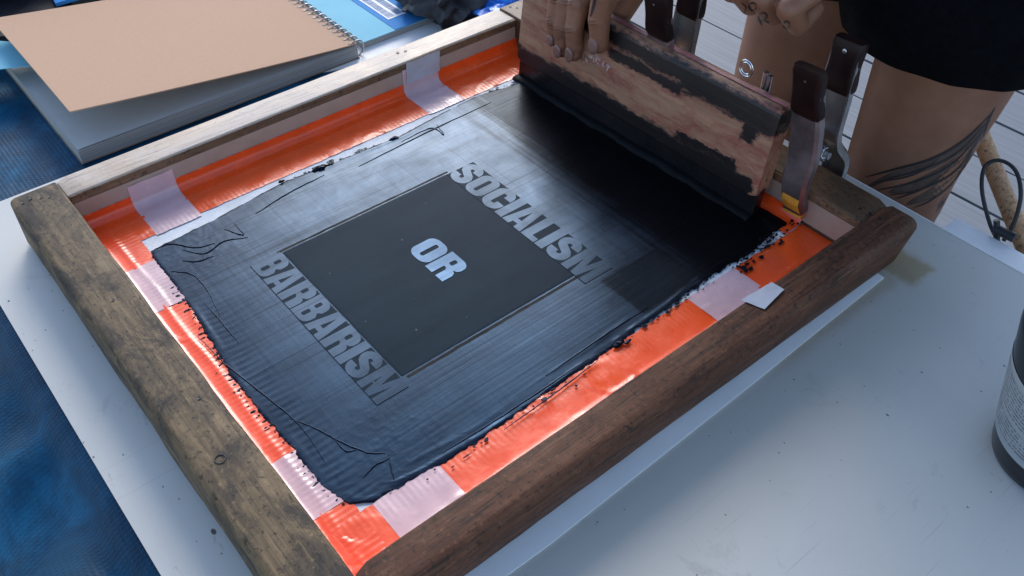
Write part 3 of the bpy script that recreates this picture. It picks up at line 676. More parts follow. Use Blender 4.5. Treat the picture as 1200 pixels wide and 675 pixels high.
# ------------------------------------------------------------------ squeegee
sq = empty('squeegee', (0.177, 0.435, MZ+0.003), 'wooden squeegee with black rubber blade gripped by tattooed hands on the wet ink', 'squeegee')
A0, A1 = Vector((0.033, 0.4155, 0)), Vector((0.322, 0.4235, 0)); du = (A1-A0).normalized(); dn_ = Vector((-du.y, du.x, 0))
def sqp(s, d, z, lean=0.12): 
    p = A0+du*s+dn_*(d+(z-0.015)*lean); return Vector((p.x, p.y, z))
LS = (A1-A0).length
bm = bmesh.new(); S = []
zt, zb_ = 0.1125, 0.0345; th = 0.0205
for cx, cz, rr_, a0 in ((th-.008, zt-.008, .008, 0), (.006, zt-.006, .006, 90), (.002, zb_+.002, .002, 180), (th-.002, zb_+.002, .002, 270)):
    for k in range(6): q = R(a0+90*k/5); S.append((cx+rr_*math.cos(q), cz+rr_*math.sin(q)))
rings = []
for i in range(61):
    s_ = LS*i/60; e = min(i, 60-i)/60*LS; sh = 0.0015*max(0, 1-e/0.003)
    rings.append([sqp(s_, d+0.0004*fn((s_*30, d*80, z*60), 1, 2)+(th/2-d)*sh/th*2, z-(sh if z > 0.08 else -sh)) for d, z in S])
add_loft(bm, rings); ho = link('handle', bm_me(bm), M['squeegee_wood'], sq, 50)
# red-pink top edge
bm = bmesh.new()
add_grid(bm, 80, 6, lambda a, b: sqp(lerp(0.001, LS-0.001, a), lerp(0.0072, th-0.009, b), zt+0.0007+0.0002*fn((a*30, b*4, 0))))
link('stained_edge', bm_me(bm), M['pink_top'], ho, 60)
# rubber blade
bm = bmesh.new(); add_loft(bm, [[sqp(s_, d, z, lean) for d, z, lean in ((0.006, 0.0385, 0.12), (0.0145, 0.0385, 0.12), (0.014, 0.016, 0.12), (0.0075, 0.0135, 0.12), (0.006, 0.015, 0.12))] for s_ in [LS*i/40 for i in range(41)]])
link('blade', bm_me(bm), M['rubber'], sq, 30)
# bead of ink pushed along by the blade
bm = bmesh.new(); rings = []
for i in range(120):
    s_ = LS*i/119; w = 0.0065+0.0015*fn((s_*40, 0, 0), 1, 3)+0.0005*fn((s_*200, 0, 0), 1, 6); hh = 0.0030+0.0012*fn((s_*30, 0, 0), 1, 5)+0.0003*fn((s_*170, 0, 0), 1, 8)
    rings.append([sqp(s_, 0.010-w*(1-math.cos(q))/1.0*0.9+0.0, INKZ+0.0004+hh*math.sin(q), 0) for q in [R(180*k/9) for k in range(10)]])
add_loft(bm, rings); link('ink_bead', bm_me(bm), M['letter_edge'], sq, 60)
# hanging ring and eye on the back
bm = bmesh.new()
c = sqp(0.236, th+0.002, zt+0.0035)
for rr_ in (0.0048, 0.0068): add_tube(bm, [c+Vector((math.cos(a)*rr_, 0.002, math.sin(a)*rr_)) for a in [i*2*math.pi/24 for i in range(24)]], 0.0006, 6, closed=True)
link('hanging_ring', bm_me(bm), M['chrome'], sq)
bm = bmesh.new(); c = sqp(0.256, th+0.003, zt-0.006); add_tube(bm, [c, c+Vector((0, 0, 0.016))], [0.0022, 0.0022], 12); add_tube(bm, [c+Vector((0.004, 0.001, 0)), c+Vector((0.004, 0.001, 0.014))], [0.0018, 0.0018], 10)
link('screw_eye', bm_me(bm), M['chrome'], sq)

# ------------------------------------------------------------------ spring clamps on the right rail
def lever(bm, pts, w):
    # bent sheet-steel channel: pts (v, z, half width factor)
    P = spline([Vector((0, a, b)) for a, b, _ in pts], 6); k = len(P); Ws = [interp(i/(k-1), [(j/(len(pts)-1), q[2]) for j, q in enumerate(pts)]) for i in range(k)]
    rings = []
    for i, p in enumerate(P):
        t = (P[min(i+1, k-1)]-P[max(i-1, 0)]).normalized(); n = Vector((0, -t.z, t.y))
        hw = w*Ws[i]
        rings.append([p+Vector((x*hw, 0, 0))+n*d for x, d in ((-1, 0.0022), (-0.82, 0.0045), (0.82, 0.0045), (1, 0.0022), (1, -0.0035), (0.88, -0.0035), (0.8, 0.001), (-0.8, 0.001), (-0.88, -0.0035), (-1, -0.0035))])
    add_loft(bm, rings)
def make_clamp(label):
    r = empty('spring_clamp', (0, 0, 0), label, 'clamp', 'spring clamps gripping the frame')
    bm = bmesh.new(); lever(bm, [(0.4515, 0.026, 0.75), (0.4445, 0.05, 0.85), (0.447, 0.078, 1.0), (0.444, 0.105, 1.0), (0.434, 0.150, 0.9)], 0.0128); link('front_lever', bm_me(bm), M['lever'], r, 30)
    bm = bmesh.new(); lever(bm, [(0.478, 0.158, 0.9), (0.474, 0.118, 1.0), (0.474, 0.084, 1.0), (0.497, 0.055, 0.85), (0.4965, 0.026, 0.75)], 0.0128); link('rear_lever', bm_me(bm), M['steel'], r, 30)
    for nm, a in (('grip', ((0.4415, 0.116), (0.4375, 0.133), (0.4330, 0.158))), ('grip', ((0.4755, 0.124), (0.477, 0.142), (0.479, 0.164)))):
        bm = bmesh.new(); P = spline([Vector((0, *q)) for q in a], 6); rings = []
        for i, p in enumerate(P):
            t = i/(len(P)-1); hw = 0.0126*(1+0.05*math.sin(t*8)); d = 0.0056
            if i in (0, len(P)-1): hw *= 0.93; d *= 0.8
            rings.append([p+Vector((hw*math.copysign(abs(math.cos(q))**0.35, math.cos(q)), d*math.copysign(abs(math.sin(q))**0.5, math.sin(q)), 0)) for q in [2*math.pi*j/20 for j in range(20)]])
        add_loft(bm, rings); g = link(nm, bm_me(bm), M['grip'], r, 60)
        bm = bmesh.new(); pm = P[len(P)//2+3]; sphere(bm, pm+Vector((0.0, -0.0056, 0.004)), (0.002, 0.0008, 0.002), 10, 6); link('rivet', bm_me(bm), M['steel'], g)
    bm = bmesh.new(); add_tube(bm, [Vector((0.0085*math.sin(0), 0.460, 0.079))+Vector((-0.011+0.022*i/89, 0.0052*math.cos(i*0.62), 0.0052*math.sin(i*0.62))) for i in range(90)], 0.0009, 6); link('spring', bm_me(bm), M['chrome'], r)
    bm = bmesh.new(); add_tube(bm, [(-0.0145, 0.460, 0.079), (0.0145, 0.460, 0.079)], 0.0028, 12); link('pivot_pin', bm_me(bm), M['steel'], r)
    bm = bmesh.new(); add_grid(bm, 8, 14, lambda a, b: Vector((lerp(-0.0075, 0.0085, a), 0.4440-0.0022-0.0006+(0.0062 if b < 0.45 else 0.0)*(1-b/0.45), lerp(0.0255, 0.051+0.006*fn((a*5, 1, 0), 1, 3), b)))); link('amber_smear', bm_me(bm), M['jaw'], r, 60)
    for y0, y1 in ((0.4487, 0.4552), (0.4928, 0.4995)):
        bm = bmesh.new(); add_box(bm, (-0.0085, y0, 0.021), (0.0085, y1, 0.034)); link('jaw_pad', bm_me(bm, bevel=0.0012), M['jaw'], r)
    return r
def copy_tree(o, parent=None):
    c = o.copy(); COL.objects.link(c)
    if parent: c.parent = parent
    for ch in [x for x in bpy.data.objects if x.parent == o]: copy_tree(ch, c)
    return c
cl = make_clamp('dark red gripped spring clamp by the squeegee end, amber jaw on the rail')
cl2 = copy_tree(cl)
cl.location = (0.346, 0.0005, 0); cl.rotation_euler = (0, R(-3), 0)
cl2.location = (0.190, 0.0005, 0); cl2['label'] = 'spring clamp half hidden behind the squeegee between the two hands'

# ------------------------------------------------------------------ sketchbook and papers on the tarpaulin
zs = TZ+0.0055
sk = empty('sketchbook', (-0.26, 0.2, zs), 'spiral bound sketchbook with lifted plain tan cover and white pages', 'sketchbook')
X0, X1, Y0, Y1 = -0.378, -0.1515, 0.043, 0.348
bm = bmesh.new(); add_box(bm, (X0, Y0, zs), (X1, Y1, zs+0.013)); link('pages', bm_me(bm, bevel=0.0008, seg=1), M['pages'], sk)
bm = bmesh.new(); add_grid(bm, 12, 24, lambda a, b: Vector((lerp(X0, X1, a), lerp(Y0, Y1, b), zs+0.0137+0.0012*(1-b)**2)))
o = link('top_page', bm_me(bm), M['page_top'], sk)
bm = bmesh.new(); add_box(bm, (X0-.001, Y0-.001, zs-0.0012), (X1+.001, Y1+.001, zs-0.0001)); link('back_cover', bm_me(bm), M['card'], sk)
bm = bmesh.new()
def cov(a, b):
    t = 1-b; z = zs+0.016+0.048*t**1.15*0.78
    return Vector((lerp(X0+0.002, X1-0.001, a)+0.0*t, lerp(Y0+0.006, Y1+0.001, b), z+0.0012*math.sin(a*3.1)*t))
add_grid(bm, 16, 40, cov); o = link('cover', bm_me(bm), M['tan_cover'], sk, 0); md = o.modifiers.new('t', 'SOLIDIFY'); md.thickness = 0.0011; o['label'] = 'lifted tan card cover'
bm = bmesh.new(); n = 21
for i in range(n):
    x = lerp(X0+0.008, X1-0.004, i/(n-1))
    add_tube(bm, [(x+0.0012*math.sin(q), Y1+0.0015+0.0085*math.cos(q), zs+0.0085+0.0098*math.sin(q)) for q in [R(-160+350*k/20) for k in range(21)]], 0.00095, 6)
link('spiral_binding', bm_me(bm), M['wire'], sk)
bm = bmesh.new()
for i in range(n):
    x = lerp(X0+0.008, X1-0.004, i/(n-1)); add_box(bm, (x-0.0016, Y1-0.0078, cov(0.5, 0.97).z+0.0002), (x+0.0016, Y1-0.0046, cov(0.5, 0.98).z+0.0007))
link('punched_hole', bm_me(bm), M['black'], sk, 0)['kind'] = 'stuff'

zp = TZ+0.0045
pd = empty('drawing_pad', (-0.25, 0.45, zp), 'pale cyan paper pad with a blue band and barcode label, beside the spiral binding', 'pad')
Xp = -0.166
bm = bmesh.new(); add_box(bm, (-0.46, 0.362, zp), (Xp, 0.56, zp+0.006)); link('pages', bm_me(bm, bevel=0.0006, seg=1), M['pages'], pd)
bm = bmesh.new(); add_box(bm, (-0.4605, 0.3615, zp+0.0062), (Xp+0.0005, 0.5605, zp+0.0072)); link('cover', bm_me(bm), M['cyan'], pd)
bm = bmesh.new(); add_box(bm, (-0.4603, 0.4070, zp+0.0073), (Xp+0.0003, 0.5603, zp+0.0077)); bd_ = link('cover_band', bm_me(bm), M['blue_band'], pd)
bm = bmesh.new(); add_box(bm, (-0.252, 0.4135, zp+0.0078), (-0.190, 0.4385, zp+0.0081)); lb = link('barcode_label', bm_me(bm), M['label_white'], pd)
bm = bmesh.new()
for r0 in (0.4155, 0.4275):
    x = -0.249
    while x < -0.194:
        w = random.choice((0.0006, 0.0009, 0.0014)); add_box(bm, (x, r0, zp+0.0082), (x+w, r0+0.0085, zp+0.0084)); x += w+random.choice((0.0007, 0.0012))
link('barcode', bm_me(bm), M['print'], lb, 0)

bm = bmesh.new(); add_prism(bm, [(-0.40, 0.20), (-0.154, 0.30), (-0.118, 0.385), (-0.140, 0.47), (-0.40, 0.47)], TZ+0.0026, TZ+0.0040)
tag(link('paper_sheet', bm_me(bm), M['paper'], ang=0), 'white paper sheet sticking out under the cyan pad towards the frame', 'paper')

bm = bmesh.new(); zc = TZ+0.004
add_prism(bm, [(-0.60, -0.10), (-0.392, 0.02), (-0.352, 0.10), (-0.46, 0.18), (-0.62, 0.10)], zc, zc+0.034)
tag(link('black_case', bm_me(bm, bevel=0.002), M['black']), 'flat black case at the left edge under the tan sketchbook corner', 'case')
bm = bmesh.new(); add_prism(bm, [tuple(at(x_, y_, zc+0.035)[:2]) for x_, y_ in ((-70, 62), (-70, 98), (0, 81), (64, 74), (50, 52), (0, 48))], zc+0.0345, zc+0.0352)
tag(link('paper_scrap', bm_me(bm), M['cyan'], ang=0), 'pale cyan paper on the black case beside the sketchbook corner', 'paper')
bm = bmesh.new(); add_prism(bm, [(-0.47, 0.13), (-0.40, 0.12), (-0.40, 0.28), (-0.46, 0.29)], zc+0.036, zc+0.040)
tag(link('blue_folder', bm_me(bm, bevel=0.0005, seg=1), M['blue_band']), 'bright blue folder peeping out behind the far edge of the sketchbook', 'folder')

def crumple(name, c, r, mat, seed, lab, cat, sub=5, amp=0.35, flatten=True, fr=1.6):
    bm = bmesh.new(); bmesh.ops.create_icosphere(bm, subdivisions=sub, radius=1)
    for v in bm.verts:
        p = v.co.normalized()
        k = 1+amp*(1-2*abs(fn(p, fr, seed)))+amp*0.5*(1-2*abs(fn(p, fr*2.3, seed+1)))+amp*0.18*(1-2*abs(fn(p, fr*5, seed+2)))-amp*0.8
        z = p.z*r[2]*k
        v.co = Vector((c[0]+p.x*r[0]*k, c[1]+p.y*r[1]*k, max(c[2]+z, TZ+0.0045)))
    me = bm_me(bm); o = link(name, me, mat, ang=0); smooth(me, 70); return tag(o, lab, cat)
crumple('cloth_bag', (-0.178, 0.498, 0.003), (0.060, 0.058, 0.045), M['bag'], 3, 'crumpled dark grey cloth bag heaped behind the far rail', 'bag')
bm = bmesh.new(); add_loft(bm, [[Vector(p)+Vector((0, 0, dz)) for p, dz in (((x0, y, 0), z0), ((x1, y, 0), z1), ((x1, y, 0), z1+0.0025), ((x0, y, 0), z0+0.0025))] for x0, x1, y, z0, z1 in ((-0.122, -0.108, 0.40, TZ+.004, TZ+.004), (-0.128, -0.104, 0.47, -0.012, TZ+.006), (-0.135, -0.100, 0.55, -0.002, -0.018))])
tag(link('cardboard_strip', bm_me(bm), M['card']), 'narrow brown cardboard strip leaning along the dark cloth bag', 'cardboard')
crumple('plastic_bag', (-0.098, 0.530, -0.004), (0.042, 0.050, 0.024), M['bluebag'], 8, 'crumpled bright blue plastic bag behind the far frame corner', 'plastic bag', amp=0.4)
crumple('dark_bag', (-0.58, 0.10, 0.035), (0.11, 0.16, 0.07), M['black_cloth'], 11, 'black soft bag in the top left corner beyond the sketchbook', 'bag', amp=0.25)

# ------------------------------------------------------------------ ink bottle
bc = Vector((0.5975, 0.4050, 0.0003)); rb = 0.0400
bo = empty('ink_bottle', bc, 'black plastic ink bottle with grey printed label at the right edge of the board', 'bottle')
bm = bmesh.new(); add_lathe(bm, [(0.02, 0.001), (rb-0.004, 0), (rb-0.001, 0.002), (rb, 0.006), (rb+0.0180, 0.104), (rb+0.0180, 0.112), (rb+0.014, 0.124), (rb+0.004, 0.134), (rb-0.014, 0.140), (0.019, 0.142), (0.0145, 0.149), (0.0, 0.1495)], bc, 64); link('bottle_body', bm_me(bm), M['bottle'], bo, 50)
def lab_band(r, z0, z1, mat, name, a0, a1, par):
    bm = bmesh.new(); add_grid(bm, 48, 2, lambda a, b: bc+Vector(((r+0.014*(lerp(z0, z1, b)-0.006)/0.076)*math.cos(R(lerp(a0, a1, a))), (r+0.014*(lerp(z0, z1, b)-0.006)/0.076)*math.sin(R(lerp(a0, a1, a))), lerp(z0, z1, b))))
    return link(name, bm_me(bm), mat, par)
lb2 = lab_band(rb+0.0003, 0.020, 0.080, M['label'], 'bottle_label', 150, 390, bo)
lab_band(rb+0.0005, 0.025, 0.044, M['fineprint'], 'fine_print', 200, 300, lb2); lab_band(rb+0.0005, 0.047, 0.074, M['fineprint'], 'fine_print', 200, 300, lb2)
bm = bmesh.new(); add_lathe(bm, [(0.0, 0.172), (0.019, 0.172), (0.021, 0.169), (0.021, 0.146), (0.012, 0.146)], bc, 36); link('cap', bm_me(bm), M['black'], bo, 40)

# ------------------------------------------------------------------ wooden pole and cord loop
p0, p1 = atv(1138, 132, 0.72), atv(1206, 300, 0.66)
d_ = (p1-p0).normalized(); pa = p0-d_*0.25; pb = p1+d_*((p1.z+0.597)/max(1e-3, -d_.z))
bm = bmesh.new(); L_ = 40
add_tube(bm, [pa.lerp(pb, i/L_)+Vector((0.001*fn((i*0.3, 0, 0)), 0.001*fn((i*.3, 5, 0)), 0)) for i in range(L_+1)], 0.0085, 14); 
me = bm_me(bm); tag(link('wooden_pole', me, M['pole']), 'slanting tan wooden pole standing on the deck behind the table', 'pole')
lp = spline([atv(x, y, v) for x, y, v in ((1170, 283, .60), (1160, 262, .605), (1151, 225, .61), (1153, 198, .62), (1166, 188, .625), (1182, 192, .625), (1193, 206, .62), (1196, 232, .61), (1188, 262, .605), (1176, 282, .60))], 6)
co_ = empty('cord_loop', lp[0], 'dark cord loop with a toggle hanging over the wooden pole', 'cord')
bm = bmesh.new(); add_tube(bm, lp, 0.0017, 8); link('cord', bm_me(bm), M['cord'], co_)
bm = bmesh.new(); c = atv(1171, 284, .598); c.z = max(c.z, -0.006); add_tube(bm, [c+Vector((-.009, 0, 0)), c+Vector((.009, 0.001, 0))], 0.0042, 12); add_tube(bm, [atv(1168, 280, .598), atv(1168, 258, .598)], 0.0026, 10)
link('toggle', bm_me(bm, bevel=0), M['black'], co_)

# ------------------------------------------------------------------ the person
pe = empty('person', (0.28, 0.66, -0.6), 'person in black shorts bending over the table, tattooed hands working the squeegee', 'person')
V = Vector
bm = bmesh.new()
LEG_L = [((0.375, 0.66, 0.34), 0.088), ((0.350, 0.632, 0.14), 0.063), ((0.345, 0.618, 0.0), 0.050), ((0.342, 0.622, -0.11), 0.044), ((0.352, 0.650, -0.25), 0.050), ((0.356, 0.672, -0.53), 0.030)]
LEG_R = [((0.215, 0.69, 0.34), 0.088), ((0.200, 0.665, 0.14), 0.070), ((0.190, 0.650, 0.0), 0.056), ((0.186, 0.655, -0.11), 0.050), ((0.184, 0.685, -0.25), 0.052), ((0.182, 0.71, -0.53), 0.030)]
for Lg in (LEG_L, LEG_R):
    chain(bm, Lg); a = V(Lg[-1][0]); chain(bm, [(a+V((0, 0.03, -0.03)), 0.032), (a+V((0, -0.06, -0.045)), 0.028), (a+V((0, -0.15, -0.052)), 0.022)])
chain(bm, [((0.30, 0.70, 0.36), 0.13), ((0.29, 0.70, 0.52), 0.12), ((0.28, 0.65, 0.70), 0.13), ((0.28, 0.60, 0.80), 0.09), ((0.28, 0.54, 0.89), 0.05)])
capsule(bm, (0.25, 0.70, 0.36), 0.12, (0.35, 0.68, 0.36), 0.12)
ELR, WRR = V((-0.015, 0.64, 0.47)), V((0.075, 0.535, 0.225)); ELL, WRL = V((0.55, 0.64, 0.50)), V((0.298, 0.60, 0.262))
chain(bm, [((0.12, 0.63, 0.78), 0.062), (ELR, 0.044), (WRR, 0.027)]); chain(bm, [((0.44, 0.63, 0.78), 0.062), (ELL, 0.044), (WRL, 0.027)])
hc = V((0.28, 0.47, 0.96)); sphere(bm, hc, (0.074, 0.092, 0.115), 20, 14, Matrix.Rotation(R(-35), 4, 'X'))
fd = V((0, -0.82, -0.57))
capsule(bm, hc+fd*0.085+V((0, 0, .01)), 0.012, hc+fd*0.108+V((0, 0, -.012)), 0.014)
for sx in (-1, 1): sphere(bm, hc+V((sx*0.075, 0.0, -0.005)), (0.012, 0.022, 0.032), 10, 8)
capsule(bm, hc+fd*0.07+V((-.02, 0, -.06)), 0.012, hc+fd*0.07+V((.02, 0, -.06)), 0.012)
body = remesh(bm, 0.0065, 6)
# hands: finer remesh
bm = bmesh.new()
def finger(pts): chain(bm, pts, 12)
def fp(px, py, v): return atv(px, py, v)
# right hand: fingers hooked over the top edge of the squeegee, tips on its front face
FT = {'pinky': ((641, 50), 0.0071), 'ring': ((651, 62), 0.0078), 'middle': ((665, 66), 0.0086), 'index': ((692, 56), 0.0098)}
UX = {}
nails = []
def sqv(u, z): return A0.y+(A1.y-A0.y)*(u-A0.x)/(A1.x-A0.x)+(z-0.015)*0.12      # front face of the handle
for nm, ((px, py), r) in FT.items():
    tip = fp(px, py, 0.409); tip.y = sqv(tip.x, tip.z)-r*0.92
    u = tip.x; dz = {'pinky': 0.019, 'ring': 0.023, 'middle': 0.025, 'index': 0.023}[nm]
    dip = V((u-0.001, sqv(u, tip.z+dz)-r*1.35, tip.z+dz)); pz = 0.1165 if nm != 'pinky' else 0.112
    pip = V((u-0.002+0.002*(nm == 'index'), sqv(u, pz)-r*1.05, max(pz, dip.z+0.02)))
    mcp = V((lerp(u, 0.082, 0.1)+0.002, 0.461, 0.148+0.002*(nm in ('ring', 'middle'))))
    finger([(tip, r*0.86), (dip, r*0.98), (pip, r*1.08), (mcp, r*1.25)]); sphere(bm, pip+V((0, -0.0012, 0.001)), r*1.04, 12, 8); sphere(bm, dip+V((0, -0.0008, 0.0)), r*0.97, 12, 8)
    capsule(bm, mcp, r*1.2, WRR+V(((u-0.08)*0.45, 0, 0)), 0.015)
    nails.append((tip+V((0, -r*0.80, 0.001)), r))
capsule(bm, (0.05, 0.482, 0.152), 0.0125, (0.118, 0.482, 0.152), 0.0125)
chain(bm, [((0.102, 0.515, 0.19), 0.016), ((0.128, 0.480, 0.160), 0.0135), ((0.138, 0.464, 0.132), 0.0112), ((0.130, 0.456, 0.106), 0.0096)])   # thumb behind the handle
chain(bm, [(WRR, 0.0265), (WRR.lerp(ELR, 0.3), 0.031)])
# left hand: a fist above the edge, fingers pointing to the viewer
for k, (nm, r) in enumerate((('index', 0.0094), ('middle', 0.0098), ('ring', 0.0094), ('pinky', 0.0086))):
    u = 0.236+0.0205*k; pip = V((u, 0.448+0.004*(k == 3)-0.002*(k == 1), 0.1845-0.0015*k)); mcp = V((u+0.006+0.0*(k), 0.512, 0.207-0.002*k))
    dip = pip+V((0.000, 0.018, -0.018)); tip = dip+V((-0.001, 0.018, 0.007))
    finger([(tip, r*0.86), (dip, r*0.98), (pip, r*1.06), (mcp, r*1.26)])
    capsule(bm, mcp, r*1.2, WRL+V(((k-1.5)*0.008, 0, 0)), 0.015)
capsule(bm, (0.246, 0.525, 0.209), 0.0125, (0.304, 0.525, 0.203), 0.0125)
chain(bm, [((0.269, 0.565, 0.232), 0.016), ((0.236, 0.525, 0.202), 0.0135), ((0.228, 0.492, 0.185), 0.0112), ((0.240, 0.468, 0.167), 0.0098)])
chain(bm, [(WRL, 0.0265), (WRL.lerp(ELL, 0.25), 0.031)])
hands = remesh(bm, 0.0014, 4, 0.45)
bm = bmesh.new(); bm.from_mesh(body); bm.from_mesh(hands)
nf = len(bm.faces)
for p, r in nails: sphere(bm, p, (r*0.62, r*0.24, r*0.85), 12, 8)
me = bpy.data.meshes.new('person_body')
bm.faces.ensure_lookup_table()
for f in bm.faces[:]: f.material_index = 1 if f.index >= nf else 0
bm.to_mesh(me); bm.free(); me.materials.append(M['skin']); me.materials.append(M['nail'])
bo_ = link('body', me, None, pe, 0); smooth(me, 180)
bvp = BVHTree.FromPolygons([v.co for v in me.vertices], [p.vertices for p in me.polygons])
# shorts and shirt
bm = bmesh.new()
chain(bm, [((0.375, 0.665, 0.38), 0.112), ((0.352, 0.640, 0.20), 0.099), ((0.350, 0.622, 0.165), 0.097)]); chain(bm, [((0.215, 0.695, 0.38), 0.112), ((0.200, 0.672, 0.20), 0.098), ((0.196, 0.668, 0.17), 0.096)])
capsule(bm, (0.23, 0.70, 0.40), 0.13, (0.37, 0.68, 0.40), 0.13)
sh = remesh(bm, 0.0055, 4)
cut = bmesh.new(); cut.from_mesh(sh)
def hem(x): return 0.108 if x > 0.29 else 0.118
res = bmesh.ops.bisect_plane(cut, geom=cut.verts[:]+cut.edges[:]+cut.faces[:], plane_co=(0.3, 0.62, 0.121), plane_no=(-0.03, 0.06, 1), clear_inner=True)
for v in cut.verts:
    n = 0.004*fn((v.co.x*22, v.co.y*22, v.co.z*6), 1, 2); v.co.x += n; v.co.y += n
sh2 = bpy.data.meshes.new('shorts'); cut.to_mesh(sh2); cut.free()
so = link('shorts', sh2, M['black_cloth'], pe, 0); smooth(sh2, 60); md = so.modifiers.new('t', 'SOLIDIFY'); md.thickness = 0.004; md.offset = 1
bm = bmesh.new()
chain(bm, [((0.30, 0.705, 0.46), 0.145), ((0.29, 0.70, 0.55), 0.140), ((0.28, 0.65, 0.71), 0.148), ((0.28, 0.61, 0.79), 0.11)])
for sx, el in (((0.12, 0.63, 0.78), ELR), ((0.44, 0.63, 0.78), ELL)): chain(bm, [((0.28, 0.63, 0.77), 0.10), (sx, 0.078), (V(sx).lerp(el, 0.55), 0.064)])
link('shirt', remesh(bm, 0.007, 4), M['shirt'], pe, 180)
bm = bmesh.new(); sphere(bm, hc+V((0, 0.014, 0.018)), (0.084, 0.096, 0.112), 20, 14, Matrix.Rotation(R(-35), 4, 'X'))
bmesh.ops.bisect_plane(bm, geom=bm.verts[:]+bm.edges[:]+bm.faces[:], plane_co=hc+fd*0.03, plane_no=fd-V((0, 0, .5)), clear_outer=True)
link('hair', bm_me(bm), M['hair'], pe, 180)
for sx in (-1, 1):
    bm = bmesh.new(); sphere(bm, hc+fd*0.084+V((sx*0.031, 0, 0.022)), 0.011, 12, 8); link('eye', bm_me(bm), M['label_white'], pe, 180)
for Lg in (LEG_L, LEG_R):
    a = V(Lg[-1][0]); bm = bmesh.new(); chain(bm, [(a+V((0, 0.03, -0.025)), 0.040), (a+V((0, -0.06, -0.036)), 0.034), (a+V((0, -0.16, -0.042)), 0.028)]); link('shoe', remesh(bm, 0.005, 4), M['shoe'], pe, 180)
# tattoos lie on the skin: strokes dropped onto the body surface
def stroke_on(bm, pts, w, taper=True, lift=0.0004):
    P = spline([V((x, y, 0)) for x, y in pts], 8); rows = []; k = len(P)
    for i, p in enumerate(P):
        t = (P[min(i+1, k-1)]-P[max(i-1, 0)]).normalized(); n = V((-t.y, t.x, 0))
        ww = w*(math.sin(math.pi*min(1, max(0.04, i/(k-1))))**0.5 if taper else 1)*0.5
        row = []
        for s_ in (-1, 0, 1):
            q = p+n*ww*s_; d = ray(q.x, q.y).normalized(); h = bvp.ray_cast(CAM, d)
            row.append(None if h[0] is None or h[3] > 1.3 else h[0]-d*lift)
        rows.append(row)
    for a, b in zip(rows, rows[1:]):
        for j in range(2):
            q = (a[j], a[j+1], b[j+1], b[j])
            if all(x is not None for x in q) and max((q[i]-q[i-1]).length for i in range(4)) < 0.03: bm.faces.new([bm.verts.new(x) for x in q])
def tattoo(strokes, mat, lab, lift=0.0004):
    bm = bmesh.new()
    for pts, w in strokes: stroke_on(bm, pts, w, True, lift)
    o = link('tattoo', bm_me(bm, normals=False), mat, bo_, 0); o['label'] = lab
tattoo([(((1160, 140), (1128, 172), (1090, 194), (1045, 206), (1012, 222)), 9), (((1155, 150), (1128, 186), (1085, 212), (1040, 226)), 14), (((1150, 160), (1128, 198), (1092, 226), (1062, 240)), 12), (((1140, 180), (1122, 215), (1098, 244)), 8)], M['tattoo_pale'], 'grey shaded feather tattoo on the thigh', 0.0003)
tattoo([(((1165, 130), (1130, 164), (1092, 186), (1050, 198), (1012, 208)), 3.4), (((1160, 140), (1120, 180), (1075, 200), (1030, 212)), 2.6), (((1155, 150), (1118, 190), (1075, 212), (1024, 224)), 2.6), (((1150, 158), (1120, 200), (1080, 222), (1046, 234)), 2.6), (((1145, 166), (1120, 210), (1092, 234), (1070, 244)), 2.4), (((1138, 180), (1116, 222), (1096, 250)), 2.4), (((1100, 186), (1070, 205), (1020, 215)), 2.0), (((1112, 200), (1078, 222), (1040, 229)), 2.0), (((1166, 126), (1158, 142), (1152, 162)), 3)], M['tattoo'], 'black feather line tattoo on the thigh')
M['crease'] = plain('skin_crease', (0.105, 0.042, 0.026), 0.6, 0.2, 200, 0)
for cx_, cy_, hw_ in ((641, 22, 6), (650, 33, 6.5), (664, 36, 8), (692, 27, 8.5), (664, 4, 8), (650, 2, 6)):
    for dy_ in (-2.2, 1.6):
        bm = bmesh.new(); stroke_on(bm, ((cx_-hw_, cy_+dy_-1.2), (cx_, cy_+dy_+0.8), (cx_+hw_, cy_+dy_-0.6)), 1.0, True, 0.00015)
        if len(bm.faces): link('skin_crease', bm_me(bm, normals=False), M['crease'], bo_, 0)
        else: bm.free()
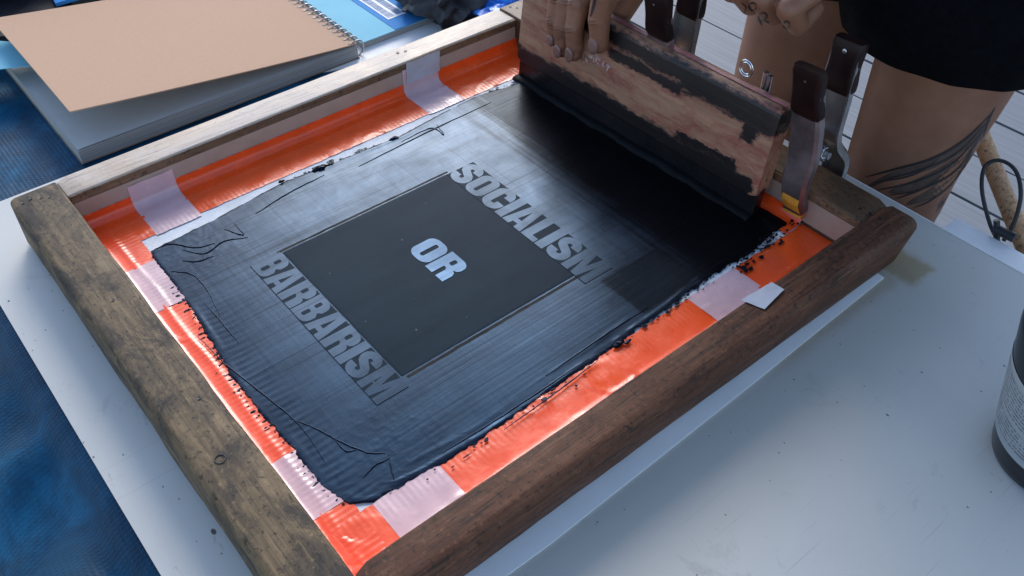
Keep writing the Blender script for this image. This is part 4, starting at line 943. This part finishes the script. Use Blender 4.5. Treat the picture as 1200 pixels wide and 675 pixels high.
cir = lambda x, y, r: [(x+r*math.cos(a), y+r*math.sin(a)*1.1) for a in [i*math.pi/4 for i in range(9)]]
tattoo([(cir(843, 33, 5), 2), (cir(850, 44, 4), 2), (cir(842, 54, 6), 2), (cir(852, 57, 4), 2), (cir(836, 66, 5), 2), (((838, 22), (844, 40), (838, 60), (842, 72)), 2)], M['tattoo'], 'small curling flower tattoo on the leg')
for st_ in ([(cir(882, 8, 4.2), 2.4)], [(((893, 30), (890, 24), (888, 18)), 2.6), (((888, 18), (895, 15), (899, 19), (894, 24), (890, 25)), 2.4), (((894, 24), (902, 27)), 2.6)], [(((868, 3), (874, 8), (872, 16)), 2.2)], [(cir(922, 29, 3.6), 2.4)]):
    tattoo(st_, M['tattoo'], 'dark letter tattooed on a finger of the left hand')
tattoo([(((697, -6), (694, 6), (691, 20)), 7)], M['tattoo'], 'dark tattoo on the right index finger')

# ------------------------------------------------------------------ light
w = bpy.data.worlds.new('World'); scene.world = w; w.use_nodes = True
nt = w.node_tree; bg = nt.nodes['Background']
SUN_EL, SUN_AZ = R(35), R(147)        # azimuth measured from +x
sky = nt.nodes.new('ShaderNodeTexSky'); sky.sky_type = 'NISHITA'; sky.sun_disc = False
sky.sun_elevation = SUN_EL; sky.sun_rotation = math.pi/2-SUN_AZ; sky.air_density = 1.0; sky.dust_density = 0.8; sky.ozone_density = 1.0
nt.links.new(sky.outputs[0], bg.inputs[0]); bg.inputs[1].default_value = 0.13
sl = bpy.data.lights.new('sun', 'SUN'); sl.energy = 1.0; sl.angle = R(25); sl.color = (1.0, 0.96, 0.91)
so_ = bpy.data.objects.new('sun', sl); COL.objects.link(so_)
dirv = V((math.cos(SUN_EL)*math.cos(SUN_AZ), math.cos(SUN_EL)*math.sin(SUN_AZ), math.sin(SUN_EL)))
so_.rotation_euler = dirv.to_track_quat('Z', 'Y').to_euler(); so_.location = (0, 0, 5)
vs = scene.view_settings; vs.view_transform = 'Standard'; vs.look = 'None'; vs.exposure = 1.12; vs.gamma = 1.0
scene.render.resolution_x, scene.render.resolution_y = 1024, 576
